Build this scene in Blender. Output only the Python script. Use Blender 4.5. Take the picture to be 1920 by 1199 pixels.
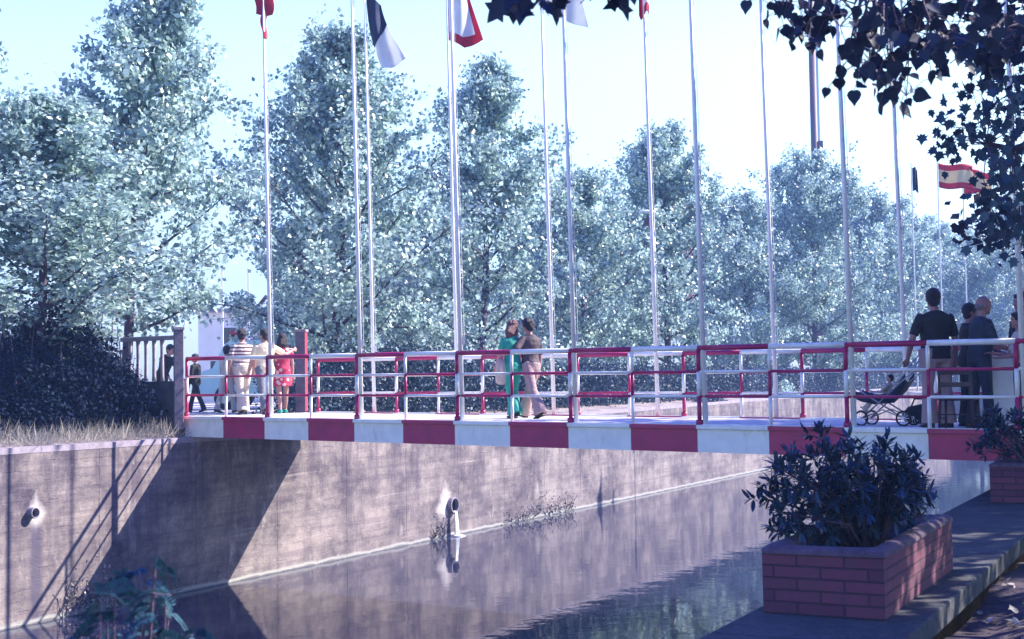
import bpy, math, random
import numpy as np
from mathutils import Vector, Matrix, Euler
R = math.radians
rng = np.random.default_rng(7)
random.seed(7)
sc = bpy.context.scene
for o in list(bpy.data.objects): bpy.data.objects.remove(o)
C = sc.collection

# ---------------------------------------------------------------- camera
E = 3.70                      # eye height above the water (water = 0)
F = 2500.0                    # focal length in photograph pixels
cam = bpy.data.cameras.new('camera'); co = bpy.data.objects.new('camera', cam); C.objects.link(co)
sc.camera = co
cam.sensor_width = 36; cam.lens = F / 1920 * 36; cam.clip_start = .1; cam.clip_end = 3000
CR = Euler((R(90 + 2.86), 0, 0)).to_matrix() @ Euler((0, 0, R(-0.86))).to_matrix()
co.matrix_world = Matrix.Translation((0, 0, E)) @ CR.to_4x4()
cam.dof.use_dof = True; cam.dof.focus_distance = 22; cam.dof.aperture_fstop = 8
sc.render.resolution_x = 1024; sc.render.resolution_y = 639

# ---------------------------------------------------------------- light
TS = Vector((1.294, .34, 1.10)).normalized()          # towards the sun
elev = math.asin(TS.z); az = math.atan2(TS.x, TS.y)
w = bpy.data.worlds.new('World'); sc.world = w; w.use_nodes = True
nt = w.node_tree; nt.nodes.clear()
sky = nt.nodes.new('ShaderNodeTexSky'); sky.sky_type = 'NISHITA'; sky.sun_disc = False
sky.sun_elevation = elev; sky.sun_rotation = az; sky.air_density = 1.3; sky.dust_density = .8; sky.ozone_density = 1.0
tint = nt.nodes.new('ShaderNodeMix'); tint.data_type = 'RGBA'; tint.blend_type = 'MULTIPLY'
tint.inputs[0].default_value = 1
wtc = nt.nodes.new('ShaderNodeTexCoord'); wsx = nt.nodes.new('ShaderNodeSeparateXYZ'); wmr = nt.nodes.new('ShaderNodeMapRange'); wmr.interpolation_type = 'SMOOTHSTEP'
wmr.inputs[1].default_value = .22; wmr.inputs[2].default_value = .62      # low sky tinted brighter, high sky tinted dark blue for navy shadows
whz = nt.nodes.new('ShaderNodeMix'); whz.data_type = 'RGBA'; whz.inputs[6].default_value = (1.24, 1.34, 1.22, 1); whz.inputs[7].default_value = (.04, .12, 1.3, 1)
wm2 = nt.nodes.new('ShaderNodeMapRange'); wm2.inputs[1].default_value = 0; wm2.inputs[2].default_value = .24
wh2 = nt.nodes.new('ShaderNodeMix'); wh2.data_type = 'RGBA'; wh2.inputs[6].default_value = (.80, .97, 1.12, 1)
nt.links.new(wtc.outputs['Generated'], wsx.inputs[0]); nt.links.new(wsx.outputs[2], wmr.inputs[0]); nt.links.new(wsx.outputs[2], wm2.inputs[0])
nt.links.new(wmr.outputs[0], whz.inputs[0]); nt.links.new(wm2.outputs[0], wh2.inputs[0]); nt.links.new(whz.outputs[2], wh2.inputs[7]); nt.links.new(wh2.outputs[2], tint.inputs[7])
bgn = nt.nodes.new('ShaderNodeBackground'); bgn.inputs[1].default_value = .10
wo = nt.nodes.new('ShaderNodeOutputWorld')
nt.links.new(sky.outputs[0], tint.inputs[6]); nt.links.new(tint.outputs[2], bgn.inputs[0]); nt.links.new(bgn.outputs[0], wo.inputs[0])
sl = bpy.data.lights.new('sun', 'SUN'); sl.energy = 5.0; sl.angle = R(.5); sl.color = (1, .91, .78)
so = bpy.data.objects.new('sun', sl); C.objects.link(so)
so.rotation_euler = (-TS).to_track_quat('-Z', 'Y').to_euler(); so.location = (30, 0, 40)
sc.view_settings.view_transform = 'Standard'; sc.view_settings.look = 'None'
sc.view_settings.exposure = 1.58; sc.view_settings.gamma = 1

# ---------------------------------------------------------------- materials
def mat(name, c, rough=.6, var=.15, scale=8, bump=0, spec=.5, trans=0, coat=0, metal=0):
    m = bpy.data.materials.new(name); m.use_nodes = True; n = m.node_tree; b = n.nodes['Principled BSDF']
    b.inputs['Roughness'].default_value = rough; b.inputs['Specular IOR Level'].default_value = spec
    b.inputs['Metallic'].default_value = metal
    tc = n.nodes.new('ShaderNodeTexCoord'); no = n.nodes.new('ShaderNodeTexNoise')
    no.inputs['Scale'].default_value = scale; no.inputs['Detail'].default_value = 6
    n.links.new(tc.outputs['Object'], no.inputs['Vector'])
    mr = n.nodes.new('ShaderNodeMapRange'); mr.inputs[1].default_value = .3; mr.inputs[2].default_value = .7
    mr.inputs[3].default_value = 1 - var; mr.inputs[4].default_value = 1 + var
    n.links.new(no.outputs['Fac'], mr.inputs[0])
    vm = n.nodes.new('ShaderNodeVectorMath'); vm.operation = 'SCALE'; vm.inputs[0].default_value = c
    n.links.new(mr.outputs[0], vm.inputs['Scale']); n.links.new(vm.outputs[0], b.inputs['Base Color'])
    if bump:
        bp_ = n.nodes.new('ShaderNodeBump'); bp_.inputs['Strength'].default_value = bump; bp_.inputs['Distance'].default_value = .02
        n2 = n.nodes.new('ShaderNodeTexNoise'); n2.inputs['Scale'].default_value = scale * 5; n2.inputs['Detail'].default_value = 5
        n.links.new(tc.outputs['Object'], n2.inputs['Vector']); n.links.new(n2.outputs['Fac'], bp_.inputs['Height'])
        n.links.new(bp_.outputs[0], b.inputs['Normal'])
    return m
def leafmat(name, c1, c2, rough=.4, trans=.35, spec=.5):
    """leaves: colour differs from leaf to leaf, light passes through"""
    m = bpy.data.materials.new(name); m.use_nodes = True; n = m.node_tree; b = n.nodes['Principled BSDF']
    g = n.nodes.new('ShaderNodeNewGeometry'); mx = n.nodes.new('ShaderNodeMix'); mx.data_type = 'RGBA'
    mx.inputs[6].default_value = (*c1, 1); mx.inputs[7].default_value = (*c2, 1)
    n.links.new(g.outputs['Random Per Island'], mx.inputs[0]); n.links.new(mx.outputs[2], b.inputs['Base Color'])
    b.inputs['Roughness'].default_value = rough; b.inputs['Specular IOR Level'].default_value = spec
    t = n.nodes.new('ShaderNodeBsdfTranslucent'); n.links.new(mx.outputs[2], t.inputs[0])
    ms = n.nodes.new('ShaderNodeMixShader'); ms.inputs[0].default_value = trans
    n.links.new(b.outputs[0], ms.inputs[1]); n.links.new(t.outputs[0], ms.inputs[2])
    n.links.new(ms.outputs[0], n.nodes['Material Output'].inputs[0])
    return m
def nodes_of(m):
    n = m.node_tree; return n, n.nodes['Principled BSDF'], (lambda t: n.nodes.new(t)), n.links.new

M = {}
M['white'] = mat('white_paint', (.82, .83, .83), .42, .07, 5, .08)
M['red'] = mat('red_paint', (.38, .013, .105), .4, .14, 5, .05)
M['deck'] = mat('deck_concrete', (.62, .59, .56), .8, .14, 3, .2)
M['bark'] = mat('bark', (.085, .06, .10), .9, .4, 12, .6)
M['leafA'] = leafmat('poplar_leaf', (.09, .17, .20), (.64, .84, .76), .33, .40, .9)
M['leafB'] = leafmat('plane_leaf', (.09, .17, .20), (.64, .84, .75), .33, .40, .9)
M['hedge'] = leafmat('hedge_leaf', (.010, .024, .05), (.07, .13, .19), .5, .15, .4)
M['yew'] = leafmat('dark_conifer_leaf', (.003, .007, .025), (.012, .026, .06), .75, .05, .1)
M['star'] = leafmat('star_leaf', (.012, .03, .07), (.05, .11, .16), .5, .2, .4)
M['near'] = leafmat('near_leaf', (.007, .012, .04), (.022, .035, .075), .6, .06, .2)
M['laurel'] = leafmat('laurel_leaf', (.010, .025, .06), (.035, .075, .13), .38, .1, .5)
M['fern'] = leafmat('feather_leaf', (.010, .04, .07), (.04, .12, .15), .5, .25, .4)
M['grassd'] = leafmat('dry_grass', (.14, .15, .15), (.66, .60, .52), .7, .2, .3)
M['skin'] = mat('skin', (.42, .22, .20), .55, .06, 20)
M['skin2'] = mat('skin_tan', (.30, .15, .15), .55, .06, 20)
M['hairb'] = mat('dark_hair', (.02, .012, .02), .5, .4, 60, .8)
M['hairr'] = mat('auburn_hair', (.17, .065, .07), .45, .4, 60, .8)
M['hairg'] = mat('grey_hair', (.22, .20, .21), .6, .3, 60, .8)
M['black'] = mat('black_cloth', (.012, .013, .02), .8, .3, 3.2, .9)
M['navy'] = mat('navy_cloth', (.02, .028, .055), .8, .3, 3.2, .9)
M['shoe'] = mat('dark_leather', (.018, .012, .016), .4, .2, 10)
M['khaki'] = mat('fawn_trouser_cloth', (.36, .25, .26), .85, .1, 3.2, .9)
M['cream'] = mat('cream_trouser_cloth', (.56, .50, .46), .85, .1, 3.2, .9)
M['greyt'] = mat('grey_trouser_cloth', (.16, .17, .21), .85, .15, 3.2, .9)
M['teal'] = mat('green_jersey', (.015, .33, .25), .7, .12, 3.2, .9)
M['brownsh'] = mat('brown_shirt_cloth', (.065, .045, .06), .75, .15, 3.2, .9)
M['yellow'] = mat('pale_yellow_shirt', (.80, .68, .48), .8, .06, 3.2, .9)
M['beige'] = mat('beige_cloth', (.50, .42, .38), .8, .08, 3.2, .9)
M['wood'] = mat('dark_wood', (.05, .028, .035), .5, .3, 6, .2)
M['metal'] = mat('grey_metal', (.35, .37, .40), .35, .1, 10, 0, .5, metal=.8)
M['mast'] = mat('brown_steel', (.10, .045, .06), .6, .2, 4, .1)
M['rubber'] = mat('rubber', (.015, .015, .018), .7, .2, 10)
M['glass'] = mat('window_glass', (.03, .04, .05), .08, .05, 3)
M['van'] = mat('pale_blue_paint', (.45, .70, .74), .3, .05, 2)
M['plaster'] = mat('white_plaster', (.78, .77, .75), .8, .07, 1.5, .1)
M['blockw'] = mat('dark_blockwork', (.07, .065, .09), .9, .3, 5, .4)
M['gatec'] = mat('weathered_concrete', (.30, .26, .32), .85, .25, 6, .3)
M['postc'] = mat('dark_weathered_concrete', (.15, .13, .18), .85, .3, 6, .3)
M['soil'] = mat('planter_soil', (.02, .016, .022), .95, .4, 20, .8)
M['pipe'] = mat('concrete_pipe', (.20, .18, .23), .7, .2, 12, .3)
M['pipein'] = mat('pipe_shade_black', (.01, .01, .015), .9, .2, 12)
M['foam'] = mat('white_water', (.75, .78, .82), .25, .15, 15, .4)
M['tflag'] = mat('navy_flag_cloth', (.016, .03, .10), .8, .1, 4)
M['wflag'] = mat('white_flag_cloth', (.80, .82, .84), .8, .06, 4)
M['rflag'] = mat('red_flag_cloth', (.62, .02, .07), .8, .1, 4)
M['cflag'] = mat('cream_flag_cloth', (.82, .70, .45), .8, .06, 4)
M['roofr'] = mat('red_sheet', (.38, .03, .06), .7, .2, 3)

def weathered(m, dirt, amount):
    n = m.node_tree; b = n.nodes['Principled BSDF']; tc_ = n.nodes.new('ShaderNodeTexCoord'); mp = n.nodes.new('ShaderNodeMapping'); mp.inputs['Scale'].default_value = (1, 1, .35)
    q = n.nodes.new('ShaderNodeTexNoise'); q.inputs['Scale'].default_value = 6; q.inputs['Detail'].default_value = 9; q.inputs['Roughness'].default_value = .75
    mr = n.nodes.new('ShaderNodeMapRange'); mr.inputs[1].default_value = .55; mr.inputs[2].default_value = .70; mr.inputs[4].default_value = amount
    mx_ = n.nodes.new('ShaderNodeMix'); mx_.data_type = 'RGBA'; mx_.inputs[7].default_value = (*dirt, 1); src = b.inputs['Base Color'].links[0].from_socket
    n.links.new(tc_.outputs['Object'], mp.inputs[0]); n.links.new(mp.outputs[0], q.inputs['Vector']); n.links.new(q.outputs['Fac'], mr.inputs[0]); n.links.new(mr.outputs[0], mx_.inputs[0])
    n.links.new(src, mx_.inputs[6]); n.links.new(mx_.outputs[2], b.inputs['Base Color'])
weathered(M['white'], (.36, .32, .32), .45); weathered(M['red'], (.22, .03, .10), .6); weathered(M['deck'], (.28, .26, .27), .5)
def two_sided_cloth(m, t=.4):
    n, b, N, L = nodes_of(m)
    tr = N('ShaderNodeBsdfTranslucent'); src = b.inputs['Base Color'].links[0].from_socket
    L(src, tr.inputs[0]); ms = N('ShaderNodeMixShader'); ms.inputs[0].default_value = t
    L(b.outputs[0], ms.inputs[1]); L(tr.outputs[0], ms.inputs[2]); L(ms.outputs[0], n.nodes['Material Output'].inputs[0])
for k in ('tflag', 'wflag', 'rflag', 'cflag'): two_sided_cloth(M[k])

# striped knitted shirt
m = M['stripe'] = mat('striped_jersey', (.8, .75, .72), .8, .05, 3.2, .9); n, b, N, L = nodes_of(m)
tc = N('ShaderNodeTexCoord'); sx = N('ShaderNodeSeparateXYZ'); mu = N('ShaderNodeMath'); mu.operation = 'MULTIPLY'; mu.inputs[1].default_value = 13.5
fr = N('ShaderNodeMath'); fr.operation = 'FRACT'; gt = N('ShaderNodeMath'); gt.operation = 'GREATER_THAN'; gt.inputs[1].default_value = .42
mx = N('ShaderNodeMix'); mx.data_type = 'RGBA'; mx.inputs[6].default_value = (.09, .02, .05, 1); mx.inputs[7].default_value = (.74, .66, .64, 1)
L(tc.outputs['Object'], sx.inputs[0]); L(sx.outputs[2], mu.inputs[0]); L(mu.outputs[0], fr.inputs[0]); L(fr.outputs[0], gt.inputs[0]); L(gt.outputs[0], mx.inputs[0]); L(mx.outputs[2], b.inputs['Base Color'])
# flowered red dress
m = M['dress'] = mat('red_flowered_cloth', (.6, .02, .08), .8, .05, 3.2, .9); n, b, N, L = nodes_of(m)
tc = N('ShaderNodeTexCoord'); vo = N('ShaderNodeTexVoronoi'); vo.inputs['Scale'].default_value = 9
gt = N('ShaderNodeMath'); gt.operation = 'LESS_THAN'; gt.inputs[1].default_value = .33
mx = N('ShaderNodeMix'); mx.data_type = 'RGBA'; mx.inputs[6].default_value = (.42, .025, .08, 1); mx.inputs[7].default_value = (.72, .48, .50, 1)
L(tc.outputs['Object'], vo.inputs['Vector']); L(vo.outputs['Distance'], gt.inputs[0]); L(gt.outputs[0], mx.inputs[0]); L(mx.outputs[2], b.inputs['Base Color'])

WALLDRAINS = [(9.15, .72, .20), (-3.85, 1.75, .10)]
# board-marked, stained canal wall (object X along the wall, Z up)
m = M['wall'] = mat('board_marked_concrete', (.4, .3, .45), .9, .1, 2); n, b, N, L = nodes_of(m)
tc = N('ShaderNodeTexCoord')
def noise(scale, vec=(1, 1, 1), detail=6, rough=.6):
    mp = N('ShaderNodeMapping'); mp.inputs['Scale'].default_value = vec; L(tc.outputs['Object'], mp.inputs[0])
    q = N('ShaderNodeTexNoise'); q.inputs['Scale'].default_value = scale; q.inputs['Detail'].default_value = detail; q.inputs['Roughness'].default_value = rough
    L(mp.outputs[0], q.inputs['Vector']); return q.outputs['Fac']
def rmp(src, lo, hi, a, b2):
    q = N('ShaderNodeMapRange'); q.inputs[1].default_value = lo; q.inputs[2].default_value = hi; q.inputs[3].default_value = a; q.inputs[4].default_value = b2
    L(src, q.inputs[0]); return q.outputs[0]
def mth(op, a, b2):
    q = N('ShaderNodeMath'); q.operation = op
    for i, v in enumerate((a, b2)):
        if isinstance(v, (int, float)): q.inputs[i].default_value = v
        else: L(v, q.inputs[i])
    return q.outputs[0]
def mixc(f, a, b2):
    q = N('ShaderNodeMix'); q.data_type = 'RGBA'; L(f, q.inputs[0])
    for i, v in ((6, a), (7, b2)):
        if isinstance(v, tuple): q.inputs[i].default_value = (*v, 1)
        else: L(v, q.inputs[i])
    return q.outputs[2]
sx = N('ShaderNodeSeparateXYZ'); L(tc.outputs['Object'], sx.inputs[0])
base = mixc(rmp(noise(.55, (1, 1, 1.4), 12, .78), .38, .60, 0, 1), (.055, .044, .066), (.32, .27, .26))
boards = noise(1.0, (.22, 1, 7.5), 5, .65)                                  # long shutter-board marks
base = mixc(rmp(boards, .50, .62, 0, .45), base, (.085, .065, .095)); base = mixc(rmp(boards, .30, .40, .5, 0), base, (.42, .37, .36))
streak = rmp(noise(1.7, (1, 1, .22), 9, .78), .45, .60, 0, 1)
topf = rmp(sx.outputs[2], .5, 2.8, .35, .9)
col = mixc(mth('MULTIPLY', streak, topf), base, (.055, .042, .075))
runs = rmp(noise(1.6, (1, 1, .3), 9, .8), .58, .68, 0, .5); col = mixc(runs, col, (.50, .45, .45))
spots = rmp(noise(5, (1, 1, .7), 9, .8), .58, .68, 0, .6)
col = mixc(spots, col, (.48, .43, .43))
zz = mth('ADD', mth('MULTIPLY', sx.outputs[2], 6.3), mth('MULTIPLY', noise(.7, (.4, 1, 1)), 1.2))
zf = mth('FRACT', zz, 0); line = rmp(zf, 0, .12, 1, 0)
line = mth('MULTIPLY', line, rmp(noise(2.2, (.8, 1, 5), 5, .7), .50, .64, 0, .7))
col = mixc(line, col, (.04, .03, .06))
xf = mth('FRACT', mth('MULTIPLY', mth('ADD', sx.outputs[0], mth('MULTIPLY', noise(2), .05)), 1 / 2.45), 0); jl = rmp(xf, 0, .010, 1, 0)
jl = mth('MULTIPLY', jl, rmp(noise(4), .38, .55, .05, .95))
col = mixc(jl, col, (.02, .017, .04))
pits = mth('MULTIPLY', rmp(noise(22, (1, 1, 1.8), 4, .6), .58, .66, 0, 1), rmp(noise(1.2, (.6, 1, 3.5)), .49, .58, 0, .9))
col = mixc(pits, col, (.03, .025, .05))
# lime bloom and run-off round the two drains
for (dx, dz, rr) in WALLDRAINS:
    ex = mth('ABSOLUTE', mth('SUBTRACT', sx.outputs[0], dx), 0); ez = mth('ABSOLUTE', mth('SUBTRACT', sx.outputs[2], dz), 0)
    dd = mth('ADD', mth('ADD', ex, mth('MULTIPLY', ez, .7)), mth('MULTIPLY', mth('SUBTRACT', noise(5), .5), rr * 2.2))
    col = mixc(rmp(dd, rr * .9, rr * 2.6, .8, 0), col, (.62, .58, .58))
    under = mth('MULTIPLY', rmp(mth('ADD', ex, mth('MULTIPLY', mth('SUBTRACT', noise(2.5), .5), .25)), rr * .6, rr * 1.6, .8, 0), rmp(sx.outputs[2], dz - .25, dz - .1, 1, 0))
    col = mixc(under, col, (.075, .065, .11))
band = mth('ADD', sx.outputs[2], mth('MULTIPLY', noise(1.5), .14)); col = mixc(mth('MULTIPLY', rmp(band, .13, .17, 1, 0), .75), col, (.40, .40, .38)); col = mixc(rmp(band, .085, .10, .8, 0), col, (.10, .10, .12))
L(col, b.inputs['Base Color'])
bp_ = N('ShaderNodeBump'); bp_.inputs['Strength'].default_value = .5; bp_.inputs['Distance'].default_value = .02
hh = mth('SUBTRACT', noise(14, (1, 1, 2)), mth('ADD', mth('MULTIPLY', line, .8), jl)); L(hh, bp_.inputs['Height']); L(bp_.outputs[0], b.inputs['Normal'])

# water: murky, nearly still
m = M['water'] = bpy.data.materials.new('canal_water'); m.use_nodes = True; n, b, N, L = nodes_of(m)
b.inputs['Base Color'].default_value = (.022, .026, .06, 1); b.inputs['Roughness'].default_value = .035; b.inputs['IOR'].default_value = 1.5
tc = N('ShaderNodeTexCoord')
h1 = noise(1.3, (1, 1, 1), 3, .5); h2 = noise(7, (1, .7, 1), 3, .5); patch = rmp(noise(.12), .45, .6, .25, 1)
hh = mth('ADD', mth('MULTIPLY', h1, 1.0), mth('MULTIPLY', mth('MULTIPLY', h2, patch), .30))
bp_ = N('ShaderNodeBump'); bp_.inputs['Strength'].default_value = .085; bp_.inputs['Distance'].default_value = .05
L(hh, bp_.inputs['Height']); L(bp_.outputs[0], b.inputs['Normal'])

# brick (object space, running bond on all upright faces)
m = M['brick'] = mat('red_brick', (.3, .1, .15), .85, .1, 6); n, b, N, L = nodes_of(m)
tc = N('ShaderNodeTexCoord'); sx = N('ShaderNodeSeparateXYZ'); L(tc.outputs['Object'], sx.inputs[0])
cx = N('ShaderNodeCombineXYZ'); L(mth('ADD', sx.outputs[0], sx.outputs[1]), cx.inputs[0]); L(sx.outputs[2], cx.inputs[1])
br = N('ShaderNodeTexBrick'); br.inputs['Scale'].default_value = 1; br.inputs['Brick Width'].default_value = .285; br.inputs['Row Height'].default_value = .072
br.inputs['Mortar Size'].default_value = .007; br.inputs['Mortar Smooth'].default_value = .3
br.inputs['Color1'].default_value = (.16, .042, .085, 1); br.inputs['Color2'].default_value = (.10, .028, .065, 1); br.inputs['Mortar'].default_value = (.045, .02, .04, 1)
L(cx.outputs[0], br.inputs['Vector'])
col = mixc(rmp(noise(7), .4, .7, 0, .55), br.outputs['Color'], (.085, .045, .065)); L(col, b.inputs['Base Color'])
bp_ = N('ShaderNodeBump'); bp_.inputs['Strength'].default_value = .8; bp_.inputs['Distance'].default_value = .01; L(br.outputs['Fac'], bp_.inputs['Height']); bp_.invert = True
L(bp_.outputs[0], b.inputs['Normal'])
M['rim'] = mat('cement_rim', (.10, .065, .10), .9, .3, 14, .5)

weathered(M['rim'], (.05, .04, .06), .7); weathered(M['brick'], (.06, .03, .07), .6)
# ground materials
def groundmat(name, a, b2, scale, bump=.5):
    m = mat(name, (1, 1, 1), .95, .1, 5)
    n, b, N_, L_ = nodes_of(m)
    global N, L, tc
    N, L = N_, L_; tc = N('ShaderNodeTexCoord')
    c = mixc(rmp(noise(scale, (1, 1, 1), 10, .7), .38, .62, 0, 1), a, b2)
    c = mixc(rmp(noise(scale * 14, (1, 1, 1), 4, .6), .56, .66, 0, .6), c, tuple(x * .45 for x in a)); L(c, b.inputs['Base Color'])
    bp_ = N('ShaderNodeBump'); bp_.inputs['Strength'].default_value = bump; bp_.inputs['Distance'].default_value = .03
    L(noise(scale * 8), bp_.inputs['Height']); L(bp_.outputs[0], b.inputs['Normal']); return m
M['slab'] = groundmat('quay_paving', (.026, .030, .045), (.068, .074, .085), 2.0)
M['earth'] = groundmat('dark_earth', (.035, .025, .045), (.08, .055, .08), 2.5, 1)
M['yard'] = groundmat('pale_yard', (.40, .37, .36), (.52, .49, .48), .6)
M['bank'] = groundmat('bank_earth', (.16, .13, .15), (.34, .29, .28), 1.6, 1)

# ---------------------------------------------------------------- mesh helpers
class MB:
    def __init__(s): s.v = []; s.f = []; s.m = []; s.n = 0
    def add(s, v, f, mi=0):
        v = np.asarray(v, float); s.v.append(v)
        for q in f: s.f.append([i + s.n for i in q]); s.m.append(mi)
        s.n += len(v); return s
    def box(s, c, d, rz=0, mi=0, ax=None):
        c = np.array(c, float); h = np.array(d, float) / 2
        p = np.array([[x, y, z] for x in (-1, 1) for y in (-1, 1) for z in (-1, 1)]) * h
        if ax is not None: p = p @ np.array(ax)
        elif rz: k, q = math.cos(rz), math.sin(rz); p = p @ np.array([[k, q, 0], [-q, k, 0], [0, 0, 1]])
        return s.add(p + c, [(0, 1, 3, 2), (4, 6, 7, 5), (0, 4, 5, 1), (2, 3, 7, 6), (0, 2, 6, 4), (1, 5, 7, 3)], mi)
    def tube(s, pts, r, seg=10, mi=0, up=None, cap=True):
        """r: one radius, list of radii, or list of (ra, rb) ellipse half-axes; ra lies along 'up x dir'"""
        P = [np.array(p, float) for p in pts]; k = len(P)
        if not isinstance(r, (list, tuple)): r = [r] * k
        ring = []; ref = np.array(up if up is not None else (0, 0, 1), float)
        prev = None
        for i in range(k):
            d = P[min(i + 1, k - 1)] - P[max(i - 1, 0)]; d /= np.linalg.norm(d) + 1e-9
            if prev is None or up is not None:
                a = np.cross(ref, d)
                if np.linalg.norm(a) < 1e-3: a = np.cross((1, 0, 0) if abs(d[0]) < .9 else (0, 1, 0), d)
            else: a = prev - d * np.dot(prev, d)
            a /= np.linalg.norm(a); bb = np.cross(d, a); prev = a
            ra, rb = r[i] if isinstance(r[i], (list, tuple)) else (r[i], r[i])
            for j in range(seg):
                t = 2 * math.pi * j / seg; ring.append(P[i] + a * ra * math.cos(t) + bb * rb * math.sin(t))
        f = []
        for i in range(k - 1):
            for j in range(seg):
                j2 = (j + 1) % seg; f.append((i * seg + j, i * seg + j2, (i + 1) * seg + j2, (i + 1) * seg + j))
        if cap: f.append(tuple(range(seg))[::-1]); f.append(tuple((k - 1) * seg + j for j in range(seg)))
        return s.add(ring, f, mi)
    def ell(s, c, r, mi=0, seg=12, rings=8, ax=None):
        v = []; f = []
        for i in range(rings + 1):
            ph = math.pi * (i / rings * .96 + .02)
            for j in range(seg):
                t = 2 * math.pi * j / seg; v.append((math.sin(ph) * math.cos(t) * r[0], math.sin(ph) * math.sin(t) * r[1], math.cos(ph) * r[2]))
        for i in range(rings):
            for j in range(seg):
                j2 = (j + 1) % seg; f.append((i * seg + j, (i + 1) * seg + j, (i + 1) * seg + j2, i * seg + j2))
        f.append(tuple(range(seg))); f.append(tuple(rings * seg + j for j in range(seg))[::-1])
        v = np.array(v)
        if ax is not None: v = v @ np.array(ax)
        return s.add(v + np.array(c), f, mi)
    def build(s, name, mats, parent=None, smooth=False, bevel=0, remesh=0):
        me = bpy.data.meshes.new(name)
        V = np.concatenate(s.v); me.from_pydata(V.tolist(), [], s.f)
        if not isinstance(mats, (list, tuple)): mats = [mats]
        for q in mats: me.materials.append(q)
        if len(mats) > 1: me.polygons.foreach_set('material_index', s.m)
        if smooth: me.polygons.foreach_set('use_smooth', [True] * len(me.polygons))
        me.update(); o = bpy.data.objects.new(name, me); C.objects.link(o)
        if parent: o.parent = parent
        if remesh:
            q = o.modifiers.new('remesh', 'REMESH'); q.mode = 'VOXEL'; q.voxel_size = remesh; q.use_smooth_shade = True
            q = o.modifiers.new('smooth', 'SMOOTH'); q.factor = .5; q.iterations = 2
        if bevel:
            q = o.modifiers.new('bevel', 'BEVEL'); q.width = bevel; q.segments = 2; q.limit_method = 'ANGLE'
        return o

def tag(o, label=None, cat=None, group=None, kind=None):
    if label: o['label'] = label
    if cat: o['category'] = cat
    if group: o['group'] = group
    if kind: o['kind'] = kind
    return o
def thing(name, loc, rz, label, cat, group=None):
    o = bpy.data.objects.new(name, None); C.objects.link(o); o.location = loc; o.rotation_euler = (0, 0, rz)
    o.empty_display_size = .2
    return tag(o, label, cat, group)

SH = {'kite': [(.42, .40)], 'broad': [(.05, .30), (.38, .46), (.75, .22)],
      'cordate': [(-.07, .17), (.06, .40), (.27, .48), (.52, .37), (.76, .15)],
      'lance': [(.25, .12), (.55, .15), (.82, .09)], 'blade': [(.3, .03), (.7, .02)],
      'lobed': [(-.08, .20), (.12, .26), (.05, .52), (.34, .36), (.52, .55), (.60, .24), (.78, .14)]}
def leaves(P, D, Nn, ln, wd, shape, fold=.25):
    """P points, D directions, Nn normals -> verts, quads/ngons of folded leaves as arrays"""
    P = np.asarray(P); k = len(P)
    D = D / (np.linalg.norm(D, axis=1)[:, None] + 1e-9)
    S = np.cross(D, Nn); S /= (np.linalg.norm(S, axis=1)[:, None] + 1e-9); Nn = np.cross(S, D)
    ln = np.broadcast_to(ln, (k,))[:, None]; wd = np.broadcast_to(wd, (k,))[:, None]
    prof = SH[shape]; q = len(prof); vs = [P]
    for sgn in (1, -1):
        for (a, c) in prof: vs.append(P + D * ln * a + S * wd * c * sgn * 1.0 + Nn * wd * c * fold)
    vs.append(P + D * ln)
    V = np.stack(vs, 1).reshape(-1, 3); nv = 2 * q + 2
    f1 = [0] + list(range(1, q + 1)) + [nv - 1]; f2 = [nv - 1] + list(range(2 * q, q, -1)) + [0]
    return V, nv, f1, f2
def leaf_obj(name, sets, m, parent=None):
    Vs = []; loops = []; tot = []; off = 0
    for (V, nv, f1, f2) in sets:
        k = len(V) // nv; b0 = off + np.arange(k)[:, None] * nv
        if len(f1) == 3 and nv == 4 :
            pass
        L1 = b0 + np.array(f1)[None]; L2 = b0 + np.array(f2)[None]
        LL = np.concatenate([L1, L2], 1); loops.append(LL.reshape(-1)); tot.append(np.full(2 * k, len(f1)))
        Vs.append(V); off += len(V)
    V = np.concatenate(Vs); lp = np.concatenate(loops).astype(np.int32); tt = np.concatenate(tot).astype(np.int32)
    me = bpy.data.meshes.new(name); me.vertices.add(len(V)); me.vertices.foreach_set('co', V.reshape(-1).astype(np.float32))
    me.loops.add(len(lp)); me.loops.foreach_set('vertex_index', lp)
    me.polygons.add(len(tt)); st = np.concatenate([[0], np.cumsum(tt)[:-1]]).astype(np.int32)
    me.polygons.foreach_set('loop_start', st); me.polygons.foreach_set('loop_total', tt)
    me.materials.append(m); me.update(calc_edges=True); me.validate()
    o = bpy.data.objects.new(name, me); C.objects.link(o)
    if parent: o.parent = parent
    return o
def rdir(k, up=0.0):
    d = rng.normal(size=(k, 3)); d[:, 2] += up; return d / np.linalg.norm(d, axis=1)[:, None]

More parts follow.
